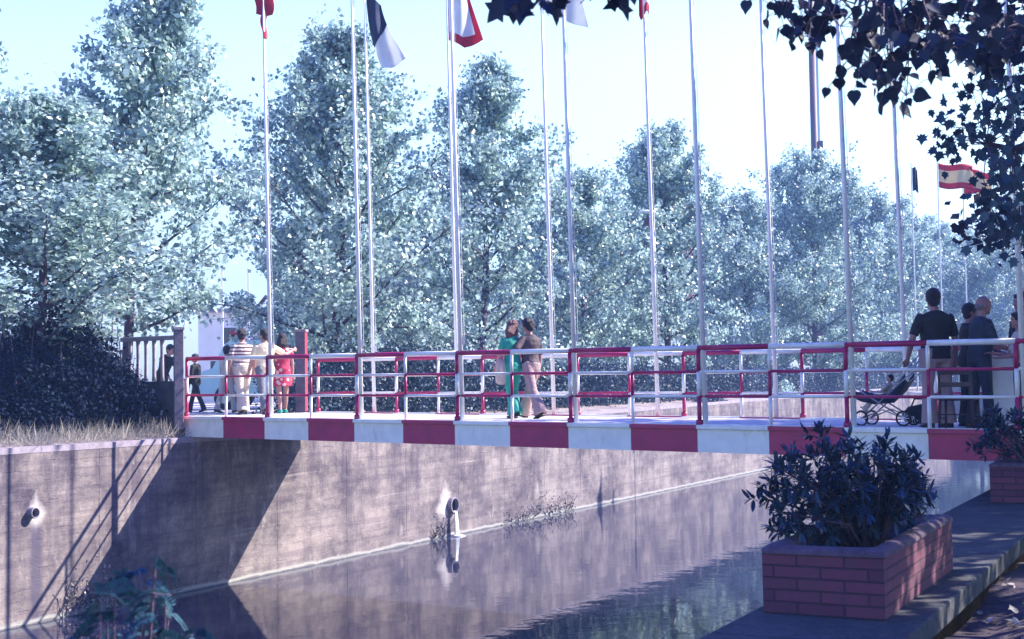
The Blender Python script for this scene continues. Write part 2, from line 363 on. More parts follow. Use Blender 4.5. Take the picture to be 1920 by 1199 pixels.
# ---------------------------------------------------------------- layout of the place
def px(x, y, D):                  # photograph position at a distance, used to plan places
    v = CR @ Vector(((x - 960) / F * D, -(y - 599.5) / F * D, -D)); return Vector((v.x, v.y, v.z + E))
def gp(x, y, z):
    v = CR @ Vector(((x - 960) / F, -(y - 599.5) / F, -1)); t = (z - E) / v.z; return Vector((v.x * t, v.y * t, z))
STEP = np.array([.8766, -.641]); SL = np.linalg.norm(STEP); BU = STEP / SL; BP = np.array([.590, .807])   # along, across (away)
N0 = np.array([-4.4, 23.9]); BW = 3.5
def bz(n): return E - .507 - .0107 * n
def bpt(n, off, dz=0): q = N0 + STEP * n + BP * off; return np.array([q[0], q[1], bz(n) + dz])
def on_bridge(x, off, y=735):     # point of the deck at a picture column
    k = CR @ Vector(((x - 960) / F, -(y - 599.5) / F, -1)); r = k.x / k.y; a = N0 + BP * off
    n_ = (r * a[1] - a[0]) / (STEP[0] - r * STEP[1]); return n_, bpt(n_, off)
brz = math.atan2(BU[1], BU[0])
W0 = np.array([-5.95, 25.07]); WD = np.array([.4636, .886]); WN = np.array([.886, -.4636])      # far wall line, its face looks along WN
def wpt(t, out=0, z=0): q = W0 + WD * t + WN * out; return np.array([q[0], q[1], z])
def wtop(t): return E - .86 + max(0, min(1, (t - 14) / 50)) * .42
print_drain = []
def on_wall(x, y=900):
    k = CR @ Vector(((x - 960) / F, -(y - 599.5) / F, -1)); r = k.x / k.y
    t = (r * W0[1] - W0[0]) / (WD[0] - r * WD[1]); q = W0 + WD * t; return t, E + q[1] * k.z / k.y
wrz = math.atan2(WD[1], WD[0])
Q0 = np.array([1.16, 7.55]); QW = .95; QZ = E - 1.40
def qpt(t, off, z=QZ): q = Q0 + WD * t + WN * off; return np.array([q[0], q[1], z])

# water
mb = MB(); a = wpt(-120, -.4, 0); b_ = wpt(500, -.4, 0); c = qpt(520, .3, 0); d = qpt(-110, .3, 0)
mb.add([a, d, c, b_], [(0, 1, 2, 3)]); tag(mb.build('water', M['water']), kind='structure')
# canal bed under it
mb = MB(); mb.add([a - (0, 0, 1.2), d - (0, 0, 1.2), c - (0, 0, 1.2), b_ - (0, 0, 1.2)], [(0, 1, 2, 3)]); tag(mb.build('canal_bed', M['earth']), kind='structure')
# far bank terrain
def strip_sheet(ts, offs, fn):
    V = []; f = []
    for i, t in enumerate(ts):
        for j, o_ in enumerate(offs): V.append(fn(t, o_))
    k = len(offs)
    for i in range(len(ts) - 1):
        for j in range(k - 1): f.append((i * k + j, i * k + j + 1, (i + 1) * k + j + 1, (i + 1) * k + j))
    return V, f
ts = list(np.arange(-40, 120, 1.0)) + [150, 220, 320, 500]; ts = [-120, -70] + ts
offs = [.30, .8, 1.4, 2.0, 3.0]
def fb(t, o_):
    z = wtop(t) - .02 + (E - .56 - wtop(t)) * min(1, max(0, (o_ - .5) / 1.6)); z += .03 * math.sin(t * 2.1 + o_ * 3) * min(1, o_)
    return wpt(t, -o_, z)
mb = MB(); mb.add(*strip_sheet(ts, offs, fb)); tag(mb.build('bank', M['bank'], smooth=True), kind='structure')
mb = MB(); mb.add(*strip_sheet([-120, 500], [2.95, 40, 600], lambda t, o_: wpt(t, -o_, E - .552))); tag(mb.build('ground', M['yard']), kind='structure')
# far canal wall
wall = thing('canal_wall', (W0[0], W0[1], 0), wrz, 'stained board-marked concrete canal wall below the poplars across the water', 'wall')
mb = MB(); V = []; f = []; tl = [-120] + list(np.arange(-30, 100, 2.45)) + [200, 500]
for t in tl:
    z = wtop(t); V += [(t, 0, -1.2), (t, 0, z - .10), (t, .34, z - .10), (t, .34, -1.2)]
for i in range(len(tl) - 1):
    a = i * 4; b_ = a + 4; f += [(a, b_, b_ + 1, a + 1), (a + 1, b_ + 1, b_ + 2, a + 2), (a + 2, b_ + 2, b_ + 3, a + 3)]
mb.add(V, f); mb.build('wall_face', M['wall'], wall)
mb = MB(); V = []; f = []
for t in tl:
    z = wtop(t); V += [(t, -.006, z - .10), (t, -.006, z), (t, .36, z), (t, .36, z - .10)]
for i in range(len(tl) - 1):
    a = i * 4; b_ = a + 4; f += [(a, b_, b_ + 1, a + 1), (a + 1, b_ + 1, b_ + 2, a + 2), (a, a + 3, b_ + 3, b_)]
mb.add(V, f); mb.build('coping', M['gatec'], wall)

# where the canal bends away: a cross wall and the ground behind it
e0 = wpt(88, .0); e1 = e0 + np.array([60., -14., 0]); ed = (e1 - e0) / np.linalg.norm(e1 - e0); en = np.array([-ed[1], ed[0], 0])
far_w = thing('canal_wall', (e0[0], e0[1], 0), math.atan2(ed[1], ed[0]), 'distant wall where the canal bends away behind the right end of the bridge', 'wall')
mb = MB(); mb.box((31, .25, 1.2), (64, .5, 4.4)); mb.build('wall_face', M['wall'], far_w)
mb = MB(); mb.box((31, .2, 3.45), (64, .7, .1)); mb.build('coping', M['gatec'], far_w)
mb = MB(); a = e0 + en * .4; b_ = e1 + en * .4; mb.add([(a[0], a[1], 3.36), (b_[0], b_[1], 3.36), (b_[0] + 60, b_[1] + 300, 3.36), (a[0] + 20, a[1] + 300, 3.36)], [(0, 1, 2, 3)]); tag(mb.build('ground', M['bank']), kind='structure')
# drain pipes in the wall
def drain(x, y, r, label, stain):
    t, z = on_wall(x, y); p = wpt(t, 0, z); print('DRAIN', t, z); o = thing('drain_pipe', p, wrz - math.pi / 2, label, 'pipe')
    mb = MB(); k = 24; V = []; f = []
    for (rr, xx) in ((r, -.1), (r, .10), (r * .96, .12), (r * .8, .12), (r * .78, .10), (r * .78, -.06)):
        for j in range(k): a = 2 * math.pi * j / k; V.append((xx, rr * math.cos(a), rr * math.sin(a)))
    for i in range(5):
        for j in range(k): j2 = (j + 1) % k; f.append((i * k + j, i * k + j2, (i + 1) * k + j2, (i + 1) * k + j))
    mb.add(V, f); mb.build('pipe_ring', M['pipe'], o, smooth=True)
    mb = MB(); mb.add([(.01, r * .79 * math.cos(2 * math.pi * j / k), r * .79 * math.sin(2 * math.pi * j / k)) for j in range(k)], [tuple(range(k))]); mb.build('mouth_shade_disc', M['pipein'], o)  # black disc painted for the shade inside the pipe
    return p
p1 = drain(846, 948, .21, 'larger round drain pipe trickling white water, middle of the canal wall', 1)
p2 = drain(57, 962, .09, 'smaller dry drain pipe high on the wall at far left', 0)
# trickle
mb = MB(); wn3 = np.array([WN[0], WN[1], 0]); wd3 = np.array([WD[0], WD[1], 0])
pts = [p1 + wn3 * .08 - np.array([0, 0, .135]), p1 + wn3 * .135 - np.array([0, 0, .17]), p1 + wn3 * .15 - np.array([0, 0, .35]), np.array([*(p1 + wn3 * .16)[:2], .01])]
mb.tube(pts, [(.05, .012), (.06, .02), (.08, .02), (.13, .03)], 10); mb.tube([pts[-1] - [0, 0, .01], pts[-1] + [0, 0, .03]], [.22, .12], 14)
tag(mb.build('water_trickle', M['foam'], smooth=True), kind='stuff')

# near bank: quay wall, slab, earth
mb = MB(); V = []; f = []
A = [qpt(-40, 0, -1.2), qpt(300, 0, -1.2), qpt(300, 0, QZ - .14), qpt(-40, 0, QZ - .14)]
mb.add(A, [(0, 3, 2, 1)]); o = mb.build('quay_wall', M['wall']); tag(o, 'concrete wall holding up the near quay beside the water', 'wall')
pav = thing('quay_paving', (Q0[0], Q0[1], QZ), wrz, 'x', 'x')
for k_ in ('label', 'category'): del pav[k_]
tag(pav, kind='structure')
mb = MB(); t = -9.0
while t < 40:
    mb.box((t + .745, -(QW) / 2 + .04, -.07), (1.482, QW + .08, .14)); t += 1.5
mb.box((-20, -(QW) / 2 + .04, -.075), (22, QW + .08, .13)); mb.box((170, -(QW) / 2 + .04, -.075), (260, QW + .08, .13))
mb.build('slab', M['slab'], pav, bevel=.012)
def nb(t, o_):
    z = QZ - .16 + .05 * math.sin(t * 1.7 + o_) * math.sin(o_ * 2.3) + rng.normal() * .012 - (0.06 if o_ < QW + .3 else 0)
    if o_ > 30: z = QZ - .1
    return qpt(t, o_, z)
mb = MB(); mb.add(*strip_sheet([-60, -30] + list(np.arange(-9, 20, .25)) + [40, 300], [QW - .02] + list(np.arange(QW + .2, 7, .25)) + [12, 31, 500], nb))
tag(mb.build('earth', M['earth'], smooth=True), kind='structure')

# blue volume added round the whole place to lift its shadows towards blue
mb = MB(); mb.box((0, 190, 21.5), (1500, 640, 50)); hz_ = mb.build('blue_lift_volume', bpy.data.materials.new('blue_lift_volume')); hz_['kind'] = 'stuff'
hm = hz_.data.materials[0]; hm.use_nodes = True; hn = hm.node_tree; hn.nodes.clear(); ho = hn.nodes.new('ShaderNodeOutputMaterial'); hv = hn.nodes.new('ShaderNodeVolumePrincipled')
hv.inputs['Color'].default_value = (.30, .50, 1, 1); hv.inputs['Density'].default_value = .0018; hv.inputs['Anisotropy'].default_value = .2; hn.links.new(hv.outputs[0], ho.inputs['Volume'])
# ---------------------------------------------------------------- bridge
NL, NR = -2, 15
br = thing('bridge', (*bpt(0, 0)[:2], 0), 0, 'footbridge over the canal with red and white chequered girder and railings', 'bridge')
inv = Matrix.Translation(br.location).inverted()
def B(mb, name, mats, **k):
    for i in range(len(mb.v)): mb.v[i] = mb.v[i] - np.array(br.location)
    par = k.pop('parent', br); return mb.build(name, mats, par, **k)
RW = [M['red'], M['white']]
def prism(mb, n0, n1, o0, o1, z0, z1, mi=0):
    P = []
    for n_ in (n0, n1):
        for (o_, z_) in ((o0, z0), (o1, z0), (o1, z1), (o0, z1)): P.append(bpt(n_, o_, z_))
    mb.add(P, [(0, 3, 2, 1), (4, 5, 6, 7), (0, 1, 5, 4), (2, 3, 7, 6), (0, 4, 7, 3), (1, 2, 6, 5)], mi)
for (o_, w_, s_) in ((0, .1, -1), (BW, .1, 1)):
    mb = MB(); cap = MB()
    for n_ in range(NL, NR):
        a = n_ + (.03 if n_ == NL else 0)
        mi = 1 if n_ % 2 == 0 else 0
        prism(mb, a, n_ + 1, o_ - .07, o_ + .07, -.37, -.045, mi)
        prism(cap, a, n_ + 1, o_ - .11, o_ + .06, -.043, .012, mi)
    B(mb, 'girder', RW); B(cap, 'kerb', RW)
mb = MB(); prism(mb, NL - .3, NR, .065, BW - .065, -.22, -.006); B(mb, 'deck', M['deck'])
mb = MB()
for n_ in range(NL + 1, NR, 2): prism(mb, n_ - .06, n_ + .06, .075, BW - .075, -.34, -.225)
B(mb, 'cross_beam', M['metal'])
HT, HM, HLo = 1.09, .755, .41
def railing(off, side):
    root = MB(); prism(root, NL, NR, off - .02, off + .02, .013, .02, 0)
    rl = B(root, 'railing', M['white'])
    for nm, h, r, par in (('top_rail', HT, .038, 0), ('middle_rail', HM, .021, 1), ('lower_rail', HLo, .021, 0)):
        mb = MB()
        for n_ in range(NL, NR):
            mi = (n_ + par) % 2
            mb.tube([bpt(n_ + .002, off, h), bpt(n_ + 1, off, h)], r, 12, mi)
        B(mb, nm, RW, parent=rl, smooth=False)
    for n_ in range(NL, NR):
        mb = MB(); ev = n_ % 2 == 0; r = .030 if ev else .025
        for (z0, z1, mi) in ((.0, HLo, 0), (HLo, HM, 1), (HM, HT - .02, 0)):
            mb.tube([bpt(n_, off, z0), bpt(n_, off, z1)], r, 12, mi if ev else 1 - mi)
        if ev: mb.tube([bpt(n_, off, .012), bpt(n_, off, .08)], r + .02, 12, 0)
        B(mb, 'post', RW, parent=rl, smooth=False)
    for o in [c for c in rl.children]: 
        for p in o.data.polygons: p.use_smooth = len(p.vertices) == 4
    return rl
railing(0, -1); railing(BW, 1)
# right-hand abutment carrying the bridge
mb = MB(); q = bpt(14.2, BW / 2); mb.box((q[0] + 1.2 * BU[0], q[1] + 1.2 * BU[1], 1.1), (2.4, BW - .5, 3.5), brz); tag(mb.build('abutment', M['gatec']), 'concrete abutment under the right end of the footbridge', 'abutment')

# flagpoles
ZT = E + 8.3
def flagpole(n_, off, label, lean=(0, 0)):
    p = bpt(n_, off); q = p + np.array([BU[0] * .085, BU[1] * .085, 0]) + np.array([BP[0], BP[1], 0]) * (.02 if off < 1 else -.02)
    o = thing('flagpole', q, 0, label, 'flagpole', 'flagpoles along the footbridge railings')
    H = ZT - q[2]; lx = -.014 * H + lean[0]
    mb = MB(); mb.tube([(0, 0, 0), (lx * .4, 0, H * .4), (lx, 0, H)], [.038, .032, .019], 12); mb.build('pole', M['white'], o, smooth=True)
    mb = MB(); mb.ell((lx, 0, H + .04), (.045, .045, .05)); mb.build('finial', M['white'], o, smooth=True)
    mb = MB(); mb.box((lx * .1 + .05, 0, 1.3), (.03, .02, .12)); mb.tube([(.048, 0, 1.3), (lx + .03, 0, H)], .004, 5); mb.build('halyard', M['white'], o)
    return q, lx, H
nearl = {0: 'white flagpole with the furled red flag, leftmost on the near railing', 2: 'white flagpole with a small grey-white flag, second on the near railing',
         4: 'white flagpole on the near railing directly beside the pole of the red-bordered flag', 6: 'white flagpole on the near railing just right of the embracing couple',
         8: 'bare white flagpole on the near railing left of the tall brown mast', 10: 'flagpole on the near railing just left of the pushchair',
         12: 'rightmost flagpole, by the white board at the edge of the picture', }
farl = {1: 'white flagpole of the navy and white flag on the far railing', 3: 'white flagpole of the red-bordered flag on the far railing',
        5: 'white flagpole on the far railing directly behind the couple', 7: 'white flagpole on the far railing with a red and white flag tip',
        9: 'flagpole on the far railing left of the tall brown mast', 11: 'flagpole on the far railing behind the pushchair handle'}
tops = {}
for n_, lb in nearl.items(): tops[('n', n_)] = flagpole(n_, 0, lb)
farx = {1: 703, 3: 859, 5: 1038, 7: 1232, 9: 1453, 11: 1697}
for k_, x in farx.items():
    n_ = on_bridge(x - 6, BW)[0]; n_ = round(n_); tops[('f', k_)] = flagpole(on_bridge(x - 6, BW)[0], BW, farl[k_])

def flag(key, label, outline, mats, zdrop, wid, hgt, shape=0):
    """hanging cloth: grid in (u along fly, v down) with folds. mats: function (u,v)->index"""
    q, lx, H = tops[key]
    nu, nv = 60, 70; V = []; f = []; mi = []
    o = bpy.data.objects.new('flag', None)
    fn, matf = outline
    for j in range(nv + 1):
        for i in range(nu + 1):
            u, v = i / nu, j / nv; V.append(fn(u, v))
    for j in range(nv):
        for i in range(nu):
            a = j * (nu + 1) + i; f.append((a, a + 1, a + nu + 2, a + nu + 1)); mi.append(matf((i + .5) / nu, (j + .5) / nv))
    me = bpy.data.meshes.new('flag'); me.from_pydata([tuple(x) for x in V], [], f)
    for m_ in mats: me.materials.append(m_)
    me.polygons.foreach_set('material_index', mi); me.polygons.foreach_set('use_smooth', [True] * len(f))
    bpy.data.objects.remove(o); o = bpy.data.objects.new('flag', me); C.objects.link(o)
    so_ = o.modifiers.new('cloth thickness', 'SOLIDIFY'); so_.thickness = .004
    o.location = (q[0] + lx * (zdrop / H) + .03, q[1], q[2] + zdrop)
    return tag(o, label, 'flag', 'flags on the bridge poles')
s_ = math.sin
def zt(key, z): return z - tops[key][0][2]     # height above pole foot
# furled red flag
k_ = ('n', 0)
flag(k_, 'red flag furled tight around the leftmost pole', (lambda u, v: ((.10 * s_(v * 3.1) + .07) * s_(u * 9 + v * 2) * (1 if v < .75 else .35) + .02 * s_(v * 21), .07 * math.cos(u * 9) * (1 - .6 * v), -v * 1.75), lambda u, v: 0), [M['rflag']], zt(k_, E + 8.1), 1, 1)
k_ = ('n', 2)
flag(k_, 'small grey-white flag tip hanging beside the second near pole', (lambda u, v: (u * (.15 + .22 * s_(v * 2.6)), .06 * s_(u * 8 + v * 3), -v * 1.35 - u * (.2 - .10 * v)), lambda u, v: 0), [M['wflag']], zt(k_, E + 8.1), 1, 1)
k_ = ('f', 1)
flag(k_, 'navy and white flag hanging slack to the right', (lambda u, v: (u * (.30 + .22 * v) + .32 * v * v, .07 * s_(u * 8 + v * 4) + .04 * s_(v * 9), -v * 1.50 - .22 * u * (1 - v) - .10 * (1 - abs(u - .35)) * v + .18 * u * v), lambda u, v: 0 if v < .72 - .34 * u else 1), [M['tflag'], M['wflag']], zt(k_, E + 8.1), 1, 1)
k_ = ('f', 3)
flag(k_, 'white flag with a broad red border hanging slack', (lambda u, v: (u * (.30 + .38 * v) , .08 * s_(u * 7 + v * 3), -v * 1.25 - .16 * (1 - abs(u - .45) * 2.0) * v - .05 * u), lambda u, v: 0 if (v > .86 or u > .84 or v < .1 or u < .04) else 1), [M['rflag'], M['wflag']], zt(k_, E + 8.05), 1, 1)
k_ = ('f', 5)
flag(k_, 'plain white flag blown out to the right above the couple', (lambda u, v: (.05 + u * (.55 + .25 * v), .07 * s_(u * 8 + v * 3), -v * 1.08 - u * .22 - .1 * u * v), lambda u, v: 0), [M['wflag']], zt(k_, E + 8.0), 1, 1)
k_ = ('f', 7)
flag(k_, 'red and white flag furled around a far pole', (lambda u, v: (-.10 + u * .25 * (1 - .3 * v), .05 * s_(u * 7), -v * 1.62 - .07 * s_(u * 6)), lambda u, v: 0 if (u < .48 or v > .9) else 1), [M['rflag'], M['wflag']], zt(k_, E + 8.1), 1, 1)
# ---------------------------------------------------------------- trees
def make_tree(name, H, base, Rad, nleaf, lsize, lm, seed, prof=None, shape='kite', trunk_r=.12, tw=.30, limbs=34, up=.75, gap=.0, lean=(0, 0), parent=None, box=None):
    global rng
    rng = np.random.default_rng(seed)
    prof = prof or (lambda h: (1 - h) ** .75 * (.35 + 1.2 * min(h * 2.2, .55)) * 1.15)
    root = parent or bpy.data.objects.new(name, None)
    if not parent: C.objects.link(root); root.empty_display_size = .3
    tr = MB(); P = []; k = 9
    ph = rng.uniform(0, 6)
    for i in range(k):
        h = i / (k - 1) * H * .96; P.append(np.array([lean[0] * h + .09 * math.sin(h * .9 + ph) * h / H * 2, lean[1] * h + .07 * math.cos(h * .8 + ph) * h / H * 2, h]))
    tr.tube([P[0] - [0, 0, .3]] + P, [trunk_r * 1.35] + [trunk_r * (1.15 - 1.05 * i / (k - 1)) for i in range(k)], 9)
    cp = []; cd = []
    for i in range(limbs):
        hf = (i + rng.uniform(.1, .9)) / limbs; h0 = base + (H * .97 - base) * hf ** .9
        azz = i * 2.4 + rng.uniform(-.4, .4); L = Rad * prof(hf) * rng.uniform(.72, 1.22) + .25
        ti = h0 / (H * .96) * (k - 1); i0 = min(int(ti), k - 2); st = P[i0] * (1 - ti + i0) + P[i0 + 1] * (ti - i0)
        d = np.array([math.cos(azz), math.sin(azz), up * rng.uniform(.5, 1.35) * (.6 + hf)]); d /= np.linalg.norm(d)
        pts = [st]; q = st.copy()
        for j in range(5):
            q = q + d * L / 5; d = d + rng.normal(size=3) * .13 + np.array([0, 0, .03]); d /= np.linalg.norm(d); pts.append(q.copy())
        r0 = trunk_r * (.42 - .25 * hf)
        tr.tube(pts, [r0 * (1 - .16 * j) for j in range(6)], 5, cap=False)
        for j in range(1, 6):
            for _ in range(3):
                td = rdir(1, .25)[0]; td = td * .8 + d * .5; tl = L * .33 * rng.uniform(.4, 1.1) + .12
                e = pts[j] + td * tl; tr.tube([pts[j], (pts[j] + e) / 2 + rng.normal(size=3) * .03, e], [r0 * .25, r0 * .16, .004], 3, cap=False)
                for s_k in np.linspace(.25, 1.05, 4): cp.append(pts[j] + td * tl * s_k); cd.append(td)
            cp.append(pts[j]); cd.append(d)
    cp = np.array(cp); cd = np.array(cd); wgt = rng.uniform(.15, 1, len(cp)) ** 1.5
    if gap: wgt = wgt * (rng.random(len(cp)) > gap)
    idx = rng.choice(len(cp), nleaf, p=wgt / wgt.sum())
    pos = cp[idx] + rng.normal(size=(nleaf, 3)) * tw * .55 * rng.uniform(.3, 1.1, (nleaf, 1))
    if box: pos = pos[(pos[:, 2] > box[0])]; 
    n_ = len(pos); D = rdir(n_, -.35) + cd[idx][:n_] * .3; cn = rdir(len(cp), .5); outw = cp * [1, 1, 0]; cn += outw / (np.linalg.norm(outw, axis=1)[:, None] + .2) * .7; cn = np.repeat(cn[::4], 4, 0)[:len(cp)]; Nn = rdir(n_, .2) * .75 + cn[idx][:n_] * .75
    ln = lsize * rng.uniform(.65, 1.2, n_)
    tr.build('trunk', M['bark'], root, smooth=True)
    V = leaves(pos, D, Nn, ln, ln * .95, shape); leaf_obj('crown', [V], lm, root)
    return root

def put(o, p, rz, sc_, label, cat='tree', group=None):
    o.location = p; o.rotation_euler = (0, 0, rz); o.scale = sc_ if isinstance(sc_, tuple) else (sc_,) * 3
    return tag(o, label, cat, group)
def copytree(o):
    c = o.copy(); C.objects.link(c)
    for ch in o.children: d = ch.copy(); C.objects.link(d); d.parent = c
    return c
G1 = 'poplars in a row along the far bank'
con_ = lambda h: (1.0 - h) ** .85 * (.70 + .6 * min(h * 3, .6)) + .05
col_ = lambda h: (1 - h) ** .62 * (.55 + .8 * min(h * 1.8, .5)) * 1.12
def far_tree(x, back, H):          # trunk position at a picture column, 'back' metres behind the wall
    k = CR @ Vector(((x - 960) / F, -(700 - 599.5) / F, -1)); r = k.x / k.y; a = W0 - WN * back
    t = (r * a[1] - a[0]) / (WD[0] - r * WD[1]); q = a + WD * t; return np.array([q[0], q[1], E - .58])
TA = make_tree('poplar_tree', 9.0, 1.7, 2.55, 23400, .14, M['leafA'], 11, con_, limbs=44, trunk_r=.11, lean=(.075, 0))
put(TA, far_tree(228, 3.2, 0), 0, 1, 'tall poplar with forked trunk, left of the leftmost flagpole', 'tree', G1)
TB = make_tree('poplar_tree', 9.6, .9, 3.5, 35880, .14, M['leafA'], 23, con_, limbs=50, trunk_r=.13, lean=(.05, 0))
put(TB, far_tree(622, 2.8, 0), 0, 1, 'dense poplar behind the second and third flagpoles', 'tree', G1)
TC = make_tree('poplar_tree', 10.5, 1.0, 3.3, 35880, .145, M['leafA'], 37, con_, limbs=50, trunk_r=.14, lean=(.04, .02))
put(TC, far_tree(900, 3.0, 0), 0, 1, 'tall pointed poplar under the red-bordered flag', 'tree', G1)
TX = make_tree('poplar_tree', 8.6, .7, 3.4, 29640, .155, M['leafA'], 41, col_, limbs=40, trunk_r=.12)
put(TX, far_tree(1095, 4.0, 0), 2.0, (1.0, 1.0, .97), 'lower poplar between the tall one and the round-topped one, behind the couple', 'tree', G1)
TD = make_tree('poplar_tree', 11.0, .9, 4.3, 40560, .165, M['leafA'], 53, col_, limbs=44, trunk_r=.15)
put(TD, far_tree(1252, 3.0, 0), .7, 1, 'poplar with twin-pointed top, centre right, behind a street lamp', 'tree', G1)
TF = make_tree('poplar_tree', 13.0, .6, 6.0, 56160, .19, M['leafB'], 67, col_, limbs=46, trunk_r=.17, tw=.42)
put(TF, far_tree(1530, 3.0, 0), 0, 1, 'bushy poplar in front of the tall brown mast', 'tree', G1)
o = copytree(TF); put(o, far_tree(1400, 5.5, 0), 2.1, (.74, .74, .80), 'smaller pale poplar in the dip right of the centre', 'tree', G1)
o = copytree(TF); put(o, far_tree(1655, 3.0, 0), 4.0, (.95, .95, .98), 'poplar right of the mast below the striped flags', 'tree', G1)
o = copytree(TF); put(o, far_tree(1735, 3.0, 0), 3.0, (1.0, 1.0, .98), 'far poplar behind the man in the black shirt', 'tree', G1)
o = copytree(TF); put(o, (e0 + ed * 11 + en * 3) * [1, 1, 0] + [0, 0, 3.35], 1.0, (1.1, 1.1, .98), 'last poplar of the row at the right edge', 'tree', G1)
o = copytree(TA); put(o, far_tree(-120, 3.0, 0) , 2.5, (.72, .72, .97), 'poplar cut by the left edge of the picture, upper crown', 'tree', G1)
o = copytree(TA); put(o, far_tree(60, 1.8, 0), 1.2, (1.0, 1.0, .66), 'low leafy poplar drooping over the dark bush at left', 'tree', G1)

G2 = 'smaller trees filling in behind the poplar row'
for (src, x, bk, rz_, s_, lb) in ((TX, 560, 7, 1.0, .62, 'smaller tree behind the gap left of the second flagpole'), (TX, 770, 7, 2.2, .72, 'smaller tree filling the gap left of the tall pointed poplar'),
        (TD, 1010, 8, .4, .66, 'smaller tree behind the couple'), (TX, 1170, 9, 3.4, .95, 'smaller tree left of the street lamp'), (TD, 1335, 10, 5.1, .80, 'smaller tree behind the bare flagpole right of centre'),
        (TD, 1465, 9, 1.9, .95, 'smaller tree just left of the mast foot'), (TF, 1600, 12, 2.6, .95, 'smaller tree just right of the mast foot'), (TF, 1690, 10, 5.2, .95, 'smaller tree behind the flagpole over the pushchair'), (TF, 1790, 8, .9, .95, 'smaller tree behind the far banded flags')):
    o = copytree(src); put(o, far_tree(x, bk, 0), rz_, s_, lb, 'tree', G2)
for i_, (a_, b2_, s_, lb) in enumerate(((1.5, 4, .9, 'tree on the cross wall where the canal bends, nearest the balding man'), (22, 4, 1.0, 'tree on the cross wall just outside the right edge'), (6, 12, 1.15, 'taller tree set back behind the cross wall'))):
    o = copytree(TF); q_ = e0 + ed * a_ + en * b2_; put(o, (q_[0], q_[1], 3.34), 1.3 * i_, s_, lb, 'tree', 'trees where the canal bends')
# hedge and bushes at the foot of the poplars
def clump(name, p, size, nleaf, ls, lm, label, cat, seed, rz=0, shape='kite', group=None, stems=26, topn=.35):
    global rng
    rng = np.random.default_rng(seed)
    o = thing(name, p, rz, label, cat, group)
    st = MB(); tips = []
    for i in range(stems):
        b0 = np.array([rng.uniform(-.45, .45) * size[0], rng.uniform(-.35, .35) * size[1], -.05]); h = size[2] * rng.uniform(.6, 1.0)
        e = b0 + [rng.normal() * .12 * size[0] / 2, rng.normal() * .15, h]
        st.tube([b0, (b0 + e) / 2 + rng.normal(size=3) * .05, e], [.02, .014, .004], 4); tips.append((b0, e))
    st.tube([(-.48 * size[0], 0, -.06), (.48 * size[0], 0, -.06)], [(size[1] * .36, .03)] * 2, 8, up=(0, 0, 1)); st.build('stems', M['bark'], o)
    k = nleaf; u = rng.uniform(-1, 1, (k, 3)); u[:, 2] = rng.uniform(0, 1, k)
    top = 1 - topn * (.5 + .5 * np.sin(u[:, 0] * size[0] * 1.7 + seed)) * .6 - topn * .5 * np.abs(np.sin(u[:, 0] * size[0] * 4.1 + 1))
    if topn > .3: top = top * np.sqrt(np.maximum(.05, 1 - .85 * u[:, 0] ** 2)) * (1 - .25 * u[:, 1] ** 2)
    yb = np.sqrt(np.maximum(0, 1 - (u[:, 2] - .35) ** 2 * 1.2))
    xe = np.sqrt(np.maximum(0, 1 - u[:, 2] ** 2 * .6)) if topn > .3 else 1
    P = np.stack([u[:, 0] * xe * size[0] / 2, u[:, 1] * yb * size[1] / 2, u[:, 2] * size[2] * top], 1) + rng.normal(size=(k, 3)) * .05
    keep = (np.sin(P[:, 0] * 5 + P[:, 2] * 6 + seed) + np.sin(P[:, 1] * 7 - P[:, 2] * 5 + P[:, 0] * 3) + rng.normal(size=k) * .5) > -1.1
    P = P[keep]; k = len(P); ln = ls * rng.uniform(.6, 1.3, k)
    leaf_obj('foliage', [leaves(P, rdir(k, -.1), rdir(k, .5), ln, ln * .8, shape)], lm, o); return o
def behind(x, back, dz=0): p = far_tree(x, back, 0); p[2] += dz; return p
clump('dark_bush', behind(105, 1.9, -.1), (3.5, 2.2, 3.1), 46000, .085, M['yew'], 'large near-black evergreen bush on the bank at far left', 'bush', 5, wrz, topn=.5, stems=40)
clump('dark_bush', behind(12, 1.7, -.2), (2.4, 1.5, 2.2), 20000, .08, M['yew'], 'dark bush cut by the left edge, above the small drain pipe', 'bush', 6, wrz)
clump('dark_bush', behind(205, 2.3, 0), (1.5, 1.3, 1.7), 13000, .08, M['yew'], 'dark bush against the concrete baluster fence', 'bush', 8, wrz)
hx = [(600, 2.0, 3.2), (705, 2.0, 3.4), (800, 1.9, 3.4), (888, 1.9, 3.6), (985, 1.9, 4.0), (1070, 1.9, 4.4), (1150, 1.9, 5.2), (1240, 1.9, 6.5), (1330, 1.9, 8), (1420, 2.0, 10), (1520, 2.0, 13), (1625, 2.2, 16), (1725, 2.4, 20), (1830, 2.6, 26)]
hl = ['hedge section behind the leftmost white railing panel', 'hedge section by the second near flagpole', 'dark hedge section left of the paired flagpoles', 'hedge section right of the paired flagpoles',
      'hedge section directly behind the embracing couple', 'hedge section just right of the couple', 'hedge section above the start of the lit wall', 'hedge section left of the bare centre-right flagpole', 'hedge section drooping over the lit wall',
      'hedge section behind the far railing left of the mast', 'hedge section behind the pushchair handle', 'hedge section seen past the tall man in black', 'hedge section behind the balding man', 'farthest hedge section at the right edge']
for i, (x, bk, L) in enumerate(hx):
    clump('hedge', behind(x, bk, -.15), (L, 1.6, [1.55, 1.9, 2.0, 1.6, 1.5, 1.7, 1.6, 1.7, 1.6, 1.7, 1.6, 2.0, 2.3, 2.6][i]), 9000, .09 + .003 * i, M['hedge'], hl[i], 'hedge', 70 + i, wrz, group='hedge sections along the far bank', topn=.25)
clump('vine_clump', behind(1330, .55, -.35), (3.2, .8, .62), 2600, .10, M['hedge'], 'dark creeper hanging over the top of the lit wall', 'creeper', 92, wrz)
